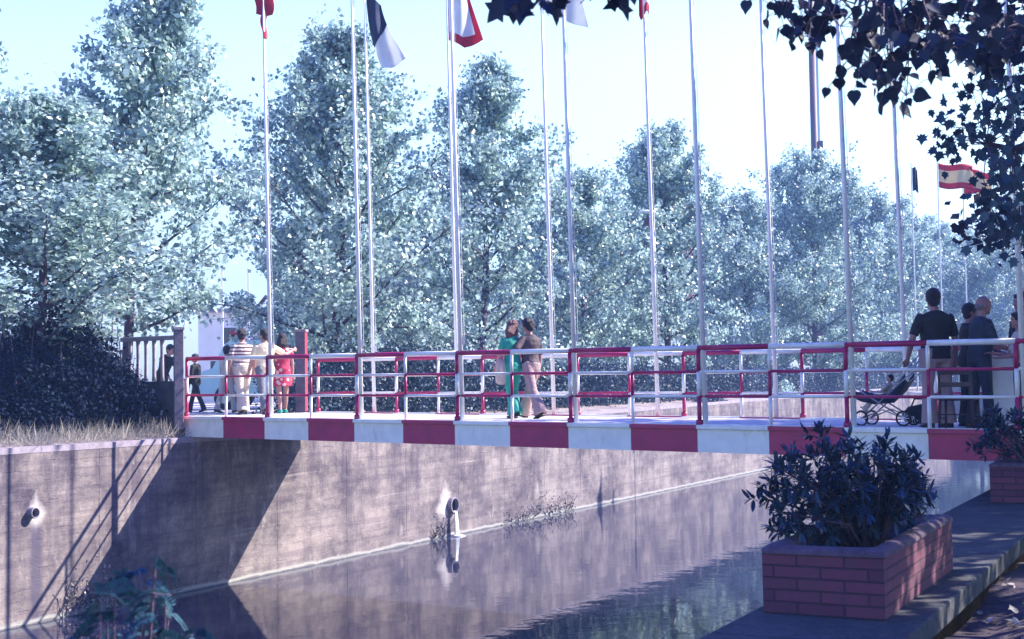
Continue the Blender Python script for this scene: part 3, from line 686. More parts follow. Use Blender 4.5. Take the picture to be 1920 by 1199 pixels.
clump('vine_clump', behind(1470, .8, -.2), (3.0, .8, 1.0), 1500, .13, M['leafB'], 'bright leafy sprig standing on the lit wall beside a flagpole', 'creeper', 93, wrz)

# dry grass along the far wall top
rng = np.random.default_rng(3)
k = 9000; tt = rng.uniform(-5.2, -.1, k); oo = rng.uniform(.1, 2.0, k) ** 1.1; P = np.array([fb(a, b) for a, b in zip(tt, oo)])
D = rdir(k, 1.5); D[:, :2] += WN * .25; ln = rng.uniform(.12, .50, k) * (.55 + .45 * np.sin(tt * 3) ** 2)
tag(leaf_obj('dry_grass', [leaves(P, D, rdir(k), ln, ln * .35, 'blade')], M['grassd']), 'dry grass along the top of the canal wall', 'grass', kind='stuff')
# weeds at the foot of the wall
def weed(x0, x1, k, s, seed, label, z0=.05, mm='hedge'):
    global rng
    rng = np.random.default_rng(seed); a = on_wall(x0)[0]; b = on_wall(x1)[0]; t = rng.uniform(a, b, k); P = np.array([wpt(q, rng.uniform(.02, .10), abs(rng.normal()) * s * .6 + z0) for q in t])
    st = MB()
    for i in range(12):
        q = wpt(rng.uniform(a, b), .02, z0 - .02); e = q + np.array([rng.normal() * .1, -.05, s * rng.uniform(.5, 1.3)]) + wn3 * .06; st.tube([q, (q + e) / 2 + rng.normal(size=3) * .03, e], .006, 4)
    o = thing('wall_weed', wpt((a + b) / 2, 0, 0), 0, label, 'weed', 'weeds growing on the canal wall')
    for i in range(len(st.v)): st.v[i] = st.v[i] - np.array(o.location)
    st.build('stems', M['bark'], o); ln = rng.uniform(.03, .09, k)
    leaf_obj('foliage', [leaves(P - np.array(o.location), rdir(k), rdir(k), ln, ln * .7, 'kite')], M[mm], o)
weed(808, 832, 60, .4, 1, 'wiry weed on the wall just left of the larger drain pipe')
weed(985, 1075, 260, .4, 2, 'dark weed along the foot of the wall right of the larger drain pipe')
weed(115, 215, 300, .5, 4, 'pale weed at the foot of the wall in the bottom left', mm='grassd')
weed(940, 985, 70, .25, 9, 'tiny tuft at the waterline between the drain pipe and the dark weed')

# ---------------------------------------------------------------- gate, fence, van and buildings behind
def post(name, x, y, D, hgt, wdt, label, cap=False, rz=.25):
    p = px(x, y, D); o = thing(name, p, rz, label, 'gatepost')
    mb = MB(); mb.box((0, 0, hgt / 2), (wdt, wdt, hgt)); s_o = mb.build('shaft', [M['postc'], M['roofr']], o, bevel=.01)
    for q in s_o.data.polygons:
        if q.normal.x > .7: q.material_index = 1
    mb = MB(); mb.box((0, 0, hgt + .03), (wdt + .04, wdt + .04, .058)); mb.build('cap', M['gatec'], o, bevel=.01); return o
post('gate_post', 335, 806, 24.9, 1.86, .17, 'concrete gatepost with a red side where the bridge meets the left bank', rz=.35)
post('gate_post', 566, 772, 29.2, 1.74, .22, 'grey and red gatepost behind the woman in the red dress', rz=-.1)
# block wall with balusters
p0 = px(243, 770, 26.2); p1_ = px(326, 770, 25.6); d = Vector((p1_.x - p0.x, p1_.y - p0.y)); L = d.length; frz = math.atan2(d.y, d.x)
o = thing('baluster_fence', (p0.x, p0.y, E - .85), frz, 'concrete baluster fence on a dark block wall between bush and gatepost', 'fence')
mb = MB(); mb.box((L / 2, 0, .52), (L + .5, .2, 1.05)); mb.build('plinth', M['blockw'], o)
mb = MB(); mb.box((L / 2, 0, 1.88), (L + .4, .12, .085)); mb.build('top_beam', M['gatec'], o, bevel=.01)
for i in range(5):
    mb = MB(); x = .02 + i * .215; mb.tube([(x, 0, 1.05), (x, 0, 1.15), (x, 0, 1.42), (x, 0, 1.7), (x, 0, 1.838)], [.045, .038, .034, .036, .045], 8); mb.build('baluster', M['gatec'], o, smooth=True)
# van (its side towards us, nose to the left)
vp = px(372, 772, 39.0); v = thing('van', (vp.x, vp.y, E - .55), R(-6), 'pale blue van parked beyond the left end of the bridge', 'van')
prof_ = [(0, .38), (0, .95), (.10, 1.12), (.42, 1.20), (.78, 1.90), (1.0, 2.02), (3.6, 2.02), (3.75, 1.9), (3.78, .38), (3.15, .38), (3.05, .62), (2.85, .72), (2.62, .62), (2.52, .38), (1.15, .38), (1.05, .62), (.82, .72), (.60, .62), (.5, .38)]
mb = MB(); k = len(prof_); mb.add([(x, 0, z) for x, z in prof_] + [(x, 1.7, z) for x, z in prof_], [tuple(range(k)), tuple(range(2 * k - 1, k - 1, -1))] + [(i, k + i, k + (i + 1) % k, (i + 1) % k) for i in range(k)])
mb.build('body', M['van'], v, bevel=.03)
for (x0, x1) in ((.92, 1.45), (1.6, 2.2), (2.35, 2.95), (3.1, 3.55)):
    mb = MB(); mb.box(((x0 + x1) / 2, -.006, 1.58), (x1 - x0, .016, .42)); w_ = mb.build('window', M['glass'], v, bevel=.006)
    mb = MB(); mb.box(((x0 + x1) / 2, -.003, 1.58), (x1 - x0 + .07, .012, .49)); mb.build('frame', M['white'], w_)
for x in (.82, 2.84):
    for y in (.02, 1.58):
        w_ = MB(); w_.tube([(x, y - .09, .33), (x, y + .12, .33)], .33, 24); w_ = w_.build('wheel', M['rubber'], v)
        mb = MB(); mb.tube([(x, y - .10, .33), (x, y - .085, .33)], .17, 20); mb.build('hub_cap', M['metal'], w_)
for y in (.25, 1.45):
    mb = MB(); mb.tube([(-.03, y, .82), (.03, y, .82)], .11, 16); mb.build('headlight', M['glass'], v)
mb = MB(); mb.box((-.06, .85, .45), (.10, 1.7, .16)); mb.build('bumper', M['metal'], v, bevel=.02)
mb = MB(); mb.box((3.86, .85, .45), (.10, 1.7, .16)); mb.build('bumper', M['metal'], v, bevel=.02)
mb = MB()
for i in range(5): mb.box((1.95, -.004, .62 + i * .09), (1.7 if i != 2 else 1.5, .012, .02))
mb.build('side_strips', M['metal'], v)  # level grey strips across the van side
# buildings
def building(x, D, wdt, hgt, dep, label, rz=0, m_='plaster', wins=(), roof=None, name='building'):
    p = px(x, 760, D); o = thing(name, (p.x, p.y, E - .56), rz, label, 'building')
    mb = MB(); mb.box((wdt / 2, dep / 2, hgt / 2), (wdt, dep, hgt)); mb.build('wall', M[m_], o)
    mb = MB(); mb.box((wdt / 2, dep / 2, hgt + .09), (wdt + .5, dep + .5, .18)); mb.build('roof', M[roof or 'gatec'], o)
    for (a, z, ww, hh) in wins:
        mb = MB(); mb.box((a, -.02, z), (ww, .06, hh)); q = mb.build('window', M['white'], o); mb = MB(); mb.box((a, -.055, z), (ww - .14, .02, hh - .14)); mb.build('pane', M['glass'], q)
building(372, 62, 3.0, 4.2, 5, 'white plastered building behind the pale blue van', R(4), wins=((.9, 1.5, .8, 1.0), (2.2, 1.5, .8, 1.0), (1.5, 3.1, .8, .9)))
building(446, 58, 2.3, 2.6, 3, 'low white kiosk with red roof behind the striped-shirt man', R(-3), wins=((.7, 1.5, .7, .8), (1.7, 1.5, .5, .8)), roof='roofr', name='kiosk')
building(524, 50, 1.5, 3.4, 2.4, 'dark shed with pale eaves behind the woman in red', R(2), 'blockw', wins=((.7, 1.7, .8, 1.3),), roof='white', name='shed')
building(1303, 92, 3.0, 13.0, 3, 'red tower block glimpsed between two poplars right of centre', R(3), 'roofr', wins=((.8, 11.2, .8, 1.0), (2.1, 11.2, .8, 1.0), (.8, 9.4, .8, 1.0), (2.1, 9.4, .8, 1.0)), name='tower')
p = px(546, 700, 40); o = thing('cabinet', (p.x, p.y, E - .55), 0, 'red metal cabinet beside the grey and red gatepost', 'cabinet')
mb = MB(); mb.box((0, 0, .95), (.42, .4, 1.9)); mb.build('housing', M['roofr'], o, bevel=.02); mb = MB(); mb.box((0, -.21, .95), (.34, .02, 1.7)); d_ = mb.build('door', M['roofr'], o, bevel=.005); mb = MB(); mb.box((.12, -.235, .95), (.02, .03, .12)); mb.build('handle', M['metal'], d_)
# slanting dark beam with yellow post (small crane)
p = px(440, 628, 47); q = px(500, 555, 47); o = thing('crane', (p.x, p.y, E - .55), 0, 'slanting dark crane jib seen through the gap left of the dense poplar', 'crane')
zb = p.z - (E - .55); mb = MB(); mb.tube([(0, 0, zb), (q.x - p.x, 0, q.z - (E - .55))], .07, 8); mb.build('jib', M['mast'], o)
mb = MB(); mb.box((0, 0, zb / 2), (.3, .3, zb)); mb.build('mast_base', M['cflag'], o); mb = MB(); mb.box((.1, 0, zb), (.45, .3, .3)); mb.build('cab', M['roofr'], o, bevel=.03)
for x in (470 - 3, 418):
    p = px(x, 760, 45); o = thing('pole', (p.x, p.y, E - .55), 0, 'thin white pole behind the kiosk, ' + ('right of the jib foot' if x > 430 else 'rising over the van roof'), 'pole')
    mb = MB(); mb.tube([(0, 0, 0), (0, 0, 4.6)], [.04, .03], 8); mb.build('shaft', M['white'], o); mb = MB(); mb.ell((0, 0, 4.63), (.05, .05, .05)); mb.build('finial', M['white'], o)
# tall brown mast whose sunlit side is put in as a pale strip
p = px(1528, 300, 88); o = thing('mast', (p.x, p.y, E - .6), 0, 'tall brown steel mast rising behind the poplars into the sky', 'mast')
H = 32; mb = MB(); mb.tube([(0, 0, 0), (0, 0, 22.6)], [.26, .23], 14); mb.tube([(0, 0, 22.6), (0, 0, 22.75), (0, 0, 23.0), (0, 0, H)], [.26, .26, .19, .17], 14); mb.build('shaft', M['mast'], o, smooth=True)
mb = MB(); mb.box((.31, .05, 20.3), (.14, .14, 8)); mb.build('lit_side_strip', M['van'], o); mb = MB(); mb.box((.36, -.1, 16.2), (.30, .30, .5)); mb.build('junction_box', M['mast'], o, bevel=.02)
# street lamp
p = px(1213, 398, 52); o = thing('street_lamp', (p.x + .25, p.y, E - .56), 0, 'street lamp with a white head among the poplar leaves', 'lamp')
h_ = p.z - E + .56; mb = MB(); mb.tube([(0, 0, 0), (0, 0, h_ - .1)], [.07, .05], 10); mb.build('post', M['metal'], o, smooth=True)
mb = MB(); mb.ell((-.25, 0, h_), (.34, .16, .09)); mb.build('lamp_head', M['white'], o, smooth=True); mb = MB(); mb.box((-.22, 0, h_ - .38), (.45, .3, .35)); mb.build('control_box', M['mast'], o, bevel=.02)
# striped flags far right on their own poles
def far_flag(x, y, wpx, hpx, D, label, plabel, mats, lay, ph):
    a = px(x, y, D); s_k = D / F; wd_, hg = wpx * s_k, hpx * s_k
    o = thing('flagpole', (a.x, a.y, E - .6), 0, plabel, 'flagpole', 'distant flagpoles on the right'); mb = MB(); zt_ = a.z - E + .6 + .05; mb.tube([(-.03, 0, 0), (-.03, 0, zt_)], [.03, .02], 8); mb.build('shaft', M['white'], o)
    mb = MB(); mb.ell((-.03, 0, zt_ + .03), (.03, .03, .03)); mb.build('finial', M['white'], o)
    V = []; f = []; mi = []; nu, nv = 20, 12
    for j in range(nv + 1):
        for i in range(nu + 1): u, v_ = i / nu, j / nv; V.append((u * wd_, .09 * u * math.sin(u * 8 + ph + v_), -v_ * hg - .14 * u * hg - .05 * math.sin(u * 6 + ph) * hg))
    for j in range(nv):
        for i in range(nu): q = j * (nu + 1) + i; f.append((q, q + 1, q + nu + 2, q + nu + 1)); mi.append(lay((i + .5) / nu, (j + .5) / nv))
    mb = MB(); mb.add(V, f); mb.m = mi; g = mb.build('flag', [M[q] for q in mats], None, smooth=True); g.location = a
    q = g.modifiers.new('cloth thickness', 'SOLIDIFY'); q.thickness = .006
    tag(g, label, 'flag', 'distant flags on the right')
bands = lambda u, v_: 0 if (v_ < .25 or v_ > .72) else 1
far_flag(1759, 306, 66, 46, 45, 'larger red and cream banded flag flying far off at right', 'far pole of the larger banded flag', ['rflag', 'cflag'], bands, 0)
far_flag(1806, 318, 50, 46, 46, 'smaller red and cream banded flag half behind leaves', 'far pole of the smaller banded flag', ['rflag', 'cflag'], bands, 2)
far_flag(1710, 312, 10, 44, 47, 'narrow dark green flag tip above the poplars', 'far pole of the dark green flag', ['tflag', 'hedge'], lambda u, v_: 0, 1)

# ---------------------------------------------------------------- planters, shrubs
def planter(p, rz, Lx, Ly, Hh, label):
    o = thing('brick_planter', p, rz, label, 'planter'); t = .11
    mb = MB()
    mb.box((0, -Ly / 2 + t / 2, Hh / 2), (Lx, t, Hh)); mb.box((0, Ly / 2 - t / 2, Hh / 2), (Lx, t, Hh))
    mb.box((-Lx / 2 + t / 2, 0, Hh / 2), (t, Ly - 2 * t, Hh)); mb.box((Lx / 2 - t / 2, 0, Hh / 2), (t, Ly - 2 * t, Hh)); mb.build('brickwork', M['brick'], o)
    V = []; f = []; lx, ly = Lx / 2, Ly / 2
    for (k_, z) in ((.012, Hh + .001), (.012, Hh + .02), (-.02, Hh + .045), (-.07, Hh + .05), (-.115, Hh + .03), (-.12, Hh - .05)):
        a, b = lx + k_, ly + k_; r_ = .04
        ring = []
        for (sx_, sy_, a0) in ((1, 1, 0), (-1, 1, 90), (-1, -1, 180), (1, -1, 270)):
            for q in (0, 45, 90): ring.append((sx_ * (a - r_) + r_ * math.cos(R(a0 + q)), sy_ * (b - r_) + r_ * math.sin(R(a0 + q)), z + .004 * math.sin(len(ring) * 2.1)))
        V += ring
    for i in range(5):
        for j in range(12): j2 = (j + 1) % 12; f.append((i * 12 + j, i * 12 + j2, (i + 1) * 12 + j2, (i + 1) * 12 + j))
    mb = MB(); mb.add(V, f); mb.build('rim', M['rim'], o, smooth=True)
    mb = MB(); g = 14
    V = [((i / g - .5) * (Lx - 2 * t), (j / g - .5) * (Ly - 2 * t), Hh - .07 + .03 * rng.normal() * .5 + .03 * math.sin(i)) for i in range(g + 1) for j in range(g + 1)]
    mb.add(V, [(i * (g + 1) + j, (i + 1) * (g + 1) + j, (i + 1) * (g + 1) + j + 1, i * (g + 1) + j + 1) for i in range(g) for j in range(g)]); mb.build('soil', M['soil'], o, smooth=True); return o
c0 = gp(1660, 1165, QZ); cw = .73; cl = 2.3
pc = Vector((c0.x, c0.y, 0)) + Vector((*WD, 0)) * cl / 2 - Vector((*WN, 0)) * cw / 2
planter((pc.x, pc.y, QZ + .003), wrz, cl, cw, .36, 'brick planter on the near quay, closest to the camera')
c1 = gp(1868, 937, QZ); p2c = Vector((c1.x, c1.y, 0)) + Vector((*WD, 0)) * .2 + Vector((*WN, 0)) * .36
planter((p2c.x, p2c.y, QZ + .003), wrz, 1.3, .72, .40, 'second brick planter, under the right end of the bridge girder')
def laurel(p, targets, label, seed, lsz=.10, per=15, name='laurel_shrub', stones=False):
    """shrub of forked stems; every twig ends in a rosette of lance leaves"""
    global rng
    rng = np.random.default_rng(seed); o = thing(name, p, 0, label, 'shrub'); st = MB(); P = []; D = []
    for (x, y, z) in targets:
        b0 = np.array([x * .22 + rng.normal() * .03, y * .3 + rng.normal() * .04, 0]); e = np.array([x, y, z]); mid = (b0 + e) / 2 + [-(x) * .12, 0, .06]
        st.tube([b0, mid, e], [.013, .009, .005], 5, cap=False)
        dd = e - mid; dd /= np.linalg.norm(dd)
        for s_k in (0, .3, .55, .8):
            bp0 = e * (1 - s_k * .5) + mid * s_k * .5; k = per if s_k == 0 else per // 2 + 2
            ax = dd + rng.normal(size=3) * .35; ax /= np.linalg.norm(ax); tip = bp0 + ax * .07 * (s_k > 0) + (rng.normal(size=3) * .04 if s_k else 0)
            st.tube([bp0, tip], .003, 3, cap=False)
            for q in range(k):
                P.append(tip - ax * rng.uniform(0, .06)); r_ = rdir(1)[0]; r_ -= ax * r_.dot(ax); D.append(ax * rng.uniform(.1, 1.1) + r_ / np.linalg.norm(r_))
    st.build('stems', M['bark'], o, smooth=True); P = np.array(P); D = np.array(D); k = len(P); ln = lsz * rng.uniform(.6, 1.25, k)
    Nn = np.cross(D, np.cross(np.array([0, 0, 1.]), D)) + rng.normal(size=(k, 3)) * .3
    leaf_obj('foliage', [leaves(P, D, Nn, ln, ln * .95, 'lance')], M['laurel'], o); return o
def targets_from(pxs, D, org, seed, spread=.3):
    r = np.random.default_rng(seed); out = []
    for (x, y) in pxs: q = px(x, y, D + r.uniform(-spread, spread)); out.append((q.x - org[0], q.y - org[1], q.z - org[2]))
    return out
org = (pc.x - .0, pc.y + .05, QZ + .30)
dots = [(1420, 915), (1445, 900), (1432, 935), (1460, 960), (1450, 870), (1475, 850), (1500, 880), (1490, 920), (1520, 945), (1475, 990), (1450, 985), (1500, 1000), (1530, 800), (1545, 830), (1515, 850), (1560, 855), (1550, 880), (1585, 830), (1600, 850), (1590, 880),
        (1620, 870), (1640, 850), (1660, 835), (1655, 865), (1680, 850), (1700, 850), (1690, 875), (1715, 880), (1725, 900), (1700, 915), (1680, 900), (1660, 900), (1640, 905), (1615, 910), (1590, 915), (1565, 920), (1540, 925), (1560, 960), (1590, 955), (1620, 950), (1650, 945), (1680, 940), (1705, 940), (1690, 960), (1535, 905), (1480, 870), (1505, 900), (1470, 935), (1600, 990), (1560, 990), (1640, 985), (1530, 975), (1500, 960), (1720, 925), (1610, 930), (1575, 895), (1465, 910)]
laurel(org, targets_from(dots, 8.55, org, 4), 'dark laurel shrub filling the nearest brick planter', 4, .088, 17)
laurel((org[0] + .05, org[1] + .1, org[2]), [(x + .1, y + .2, z * .75) for (x, y, z) in targets_from(dots[5:45], 8.6, org, 9, .25)], 'second stem clump behind the laurel in the nearest planter', 12, .08, 15)
org2 = (p2c.x, p2c.y - .15, QZ + .36)
d2 = [(1838, 800), (1845, 780), (1862, 775), (1855, 795), (1880, 790), (1895, 775), (1905, 790), (1870, 810), (1850, 815), (1825, 832), (1835, 845), (1890, 810), (1910, 815), (1875, 835), (1900, 835), (1860, 830), (1920, 800), (1915, 840), (1885, 850), (1845, 828), (1930, 780), (1870, 790)]
laurel(org2, targets_from(d2, p2c.y - .25, org2, 5, .3), 'smaller laurel shrub in the second planter by the bridge', 6, .095, 17)
# pebbles in the planter, fallen leaves on the quay and earth
for i, (dx, dy, r_) in enumerate(((-.35, -.2, .05), (-.5, -.22, .03))):
    mb = MB(); mb.ell((0, 0, 0), (r_, r_ * .7, r_ * .6), seg=8, rings=5); q = mb.build('stone', M['slab'], None, smooth=True); q.location = (c0.x - .22 + dx * .3, c0.y + .75 + dy, QZ + .33)
    tag(q, ('larger' if i == 0 else 'smaller') + ' pale stone on the soil of the nearest planter', 'stone')
rng = np.random.default_rng(15); k = 900; P = np.array([nb(a, b) + [0, 0, .02] for a, b in zip(rng.uniform(-2, 14, k), rng.uniform(QW, 3.4, k))]); D = rdir(k); D[:, 2] *= .3; Nn = rdir(k, 3)
ln = rng.uniform(.04, .10, k); tag(leaf_obj('leaf_litter', [leaves(P, D, Nn, ln, ln * .8, 'broad')], M['grassd']), 'fallen leaves on the dark earth beside the quay', 'leaves', kind='stuff')

# feathery plant at bottom left, close to the camera
rng = np.random.default_rng(21); fo = px(235, 1300, 3.1); fo = Vector((fo.x, fo.y, QZ))
o = thing('feathery_shrub', fo, 0, 'feathery teal shrub out of focus at the bottom left', 'shrub'); st = MB(); P = []; D = []; Nl = []
ftips = [(262, 1048), (290, 1040), (240, 1075), (215, 1095), (285, 1092), (310, 1108), (200, 1140), (240, 1120), (265, 1140), (300, 1150), (325, 1175), (180, 1165), (215, 1170), (255, 1180), (290, 1185), (340, 1180), (190, 1105), (150, 1185), (230, 1150), (275, 1118), (120, 1195), (315, 1140)]
for (x, y) in ftips:
    e = np.array(px(x, y, 3.1 + rng.uniform(-.35, .35))) - np.array(fo); b0 = np.array([rng.normal() * .05, rng.normal() * .05, 0]); mid = (b0 + e) / 2 + [0, 0, .05]
    st.tube([b0, mid, e - [0, 0, .03]], [.008, .006, .003], 5, cap=False)
    for q in range(2):
        a = rdir(1, .5)[0]; a[1] *= .5; a /= np.linalg.norm(a); Lf = rng.uniform(.05, .09); side = np.cross(a, rdir(1)[0]); side /= np.linalg.norm(side); c_ = e - [0, 0, .03] + rng.normal(size=3) * .015
        for s_k in np.linspace(.1, 1, 15):
            pp = c_ + a * Lf * s_k + np.array([0, 0, -.05 * s_k * s_k])
            for sg in (1, -1): P.append(pp); D.append(side * sg + a * .45); Nl.append(np.cross(a, side))
        st.tube([c_, c_ + a * Lf * .5 - [0, 0, .012], c_ + a * Lf - [0, 0, .05]], .0015, 3, cap=False)
st.build('stems', M['bark'], o); P = np.array(P); D = np.array(D); Nl = np.array(Nl); k = len(P)
leaf_obj('foliage', [leaves(P, D, Nl, rng.uniform(.018, .028, k), .012, 'kite')], M['fern'], o)

# ---------------------------------------------------------------- big trees on the near bank that shade the right side
sph = lambda h: math.sqrt(max(0, 1 - (2 * h - .9) ** 2)) * .8 + .25
def shade_tree(p, H, base, Rad, n_, ls, seed, label, shape='kite', mm='near'):
    o = make_tree('plane_tree', H, base, Rad, n_, ls, M[mm], seed, sph, shape, trunk_r=.24, tw=.6, limbs=30, up=.35); return put(o, p, 0, 1, label, 'tree')
shade_tree((8.6, 9.4, QZ - .15), 9.5, 2.6, 4.2, 24000, .19, 101, 'broad shade tree standing on the near bank right of the camera')
shade_tree((12.3, 20.4, QZ - .15), 12.0, 2.8, 4.4, 26000, .22, 102, 'broad shade tree on the near bank beyond the bridge end')
shade_tree((12.6, 14.6, QZ - .15), 11.0, 2.6, 4.6, 22000, .22, 103, 'broad shade tree on the near bank before the bridge end')
# overhanging branches in view
def branch(name, root_pt, path, tips, lsz, shape, seed, label, mm='near', per=9, spread=.10, D0=4.6, dr=.35):
    """a limb that runs from the trunk over the picture's top, with twigs dropping leaves"""
    global rng
    rng = np.random.default_rng(seed); o = thing(name, root_pt, 0, label, 'branch'); st = MB(); base_ = np.array(root_pt)
    pts = [np.array(px(*q)) - base_ for q in path]; k0 = len(pts); st.tube([np.zeros(3)] + pts, [.06] + [.035 * (1 - i / (k0 + 1)) + .006 for i in range(k0)], 7)
    P = []; D = []; Nn = []
    for (x, y) in tips:
        e = np.array(px(x, y, D0 + rng.uniform(-dr, dr))) - base_; j = min(range(k0), key=lambda i: np.linalg.norm(pts[i] - e)); s0 = pts[j]
        md = (s0 + e) / 2 + rng.normal(size=3) * .04; st.tube([s0, md, e], [.006, .004, .002], 4, cap=False)
        for q in range(per):
            c_ = e + rng.normal(size=3) * spread * [1, 1, .8]; P.append(c_); dd = rng.normal(size=3) * .5 + [0, 0, -.9]; D.append(dd); n3 = rng.normal(size=3) * .5 + [0, -1, .3]; Nn.append(n3)
            st.tube([e, (c_ + e) / 2 + [0, 0, .02], c_], .0016, 3, cap=False)
    st.build('twigs', M['bark'], o, smooth=True); P = np.array(P); k = len(P); ln = lsz * rng.uniform(.7, 1.25, k)
    leaf_obj('leaves', [leaves(P, np.array(D), np.array(Nn), ln, ln * .95, shape, .18)], M[mm], o); return o
t1 = [(1455, 15), (1470, 30), (1490, 55), (1480, 5), (1515, 70), (1530, 40), (1540, 10), (1560, 30), (1575, 50), (1600, 20), (1620, 60), (1640, 30), (1650, 90), (1600, 90), (1630, 115), (1665, 110), (1600, 125), (1620, 132), (1640, 120), (1680, 75), (1690, 40), (1700, 100), (1720, 60), (1730, 90), (1750, 40), (1760, 80), (1780, 95), (1790, 60), (1800, 30), (1810, 10), (1690, 160), (1670, 165), (1700, 180), (1730, 25), (1760, 10), (1840, 5), (1830, 30), (1870, 5), (1660, 5), (1700, 10), (1740, 115), (1655, 55), (1510, 25), (1580, 0), (1720, 45)]
branch('poplar_branch', (3.0, 4.4, E + 2.2), [(2150, -260, 4.6), (1900, -90, 4.6), (1750, -40, 4.6), (1620, -30, 4.6), (1500, -40, 4.6)], t1, .052, 'cordate', 31, 'dark leafy branch hanging into the upper right of the picture', per=6, spread=.05)
branch('poplar_branch', (2.7, 4.2, E + 2.6), [(1700, -260, 4.4), (1400, -140, 4.2), (1200, -70, 4.0), (1050, -60, 4.0)], [(945, -5), (985, 8), (1005, -2), (965, -8), (1060, -12), (1095, -15), (1150, -14), (1170, -10), (1130, -20), (1030, -22)], .075, 'lobed', 35, 'single dark lobed leaves hanging at the top centre edge', per=2, spread=.02, D0=4.0, dr=.1)
t3 = [(1840, 60), (1860, 75), (1880, 90), (1900, 60), (1910, 100), (1870, 110), (1890, 30), (1915, 20), (1850, 95), (1900, 120)]
branch('poplar_branch', (3.2, 5.0, E + 2.0), [(2150, -100, 5), (2000, 0, 5), (1930, 40, 5)], t3, .055, 'cordate', 36, 'dark leaf cluster crossing the rightmost flagpole near its top', per=7, spread=.05, D0=5.0, dr=.2)
t4 = [(1822, 165), (1840, 150), (1860, 170), (1880, 145), (1900, 160), (1890, 190), (1915, 180), (1870, 200), (1765, 235), (1780, 260), (1770, 275), (1820, 265), (1840, 240), (1860, 255), (1880, 235), (1900, 250), (1870, 300), (1890, 280), (1910, 290), (1860, 320), (1880, 340), (1900, 330), (1915, 360), (1890, 370), (1865, 345), (1860, 385), (1880, 395), (1900, 400), (1915, 420), (1810, 240), (1905, 230), (1920, 210), (1885, 310), (1915, 320), (1870, 435), (1895, 440), (1918, 455), (1858, 392)]
branch('plane_branch', (5.6, 11.0, E + 2.2), [(2060, 250, 11), (1960, 260, 11), (1900, 280, 11), (1850, 270, 11)], t4, .085, 'lobed', 39, 'spreading branch of star-shaped leaves at the right edge', mm='star', per=10, spread=.12, D0=11, dr=.6)
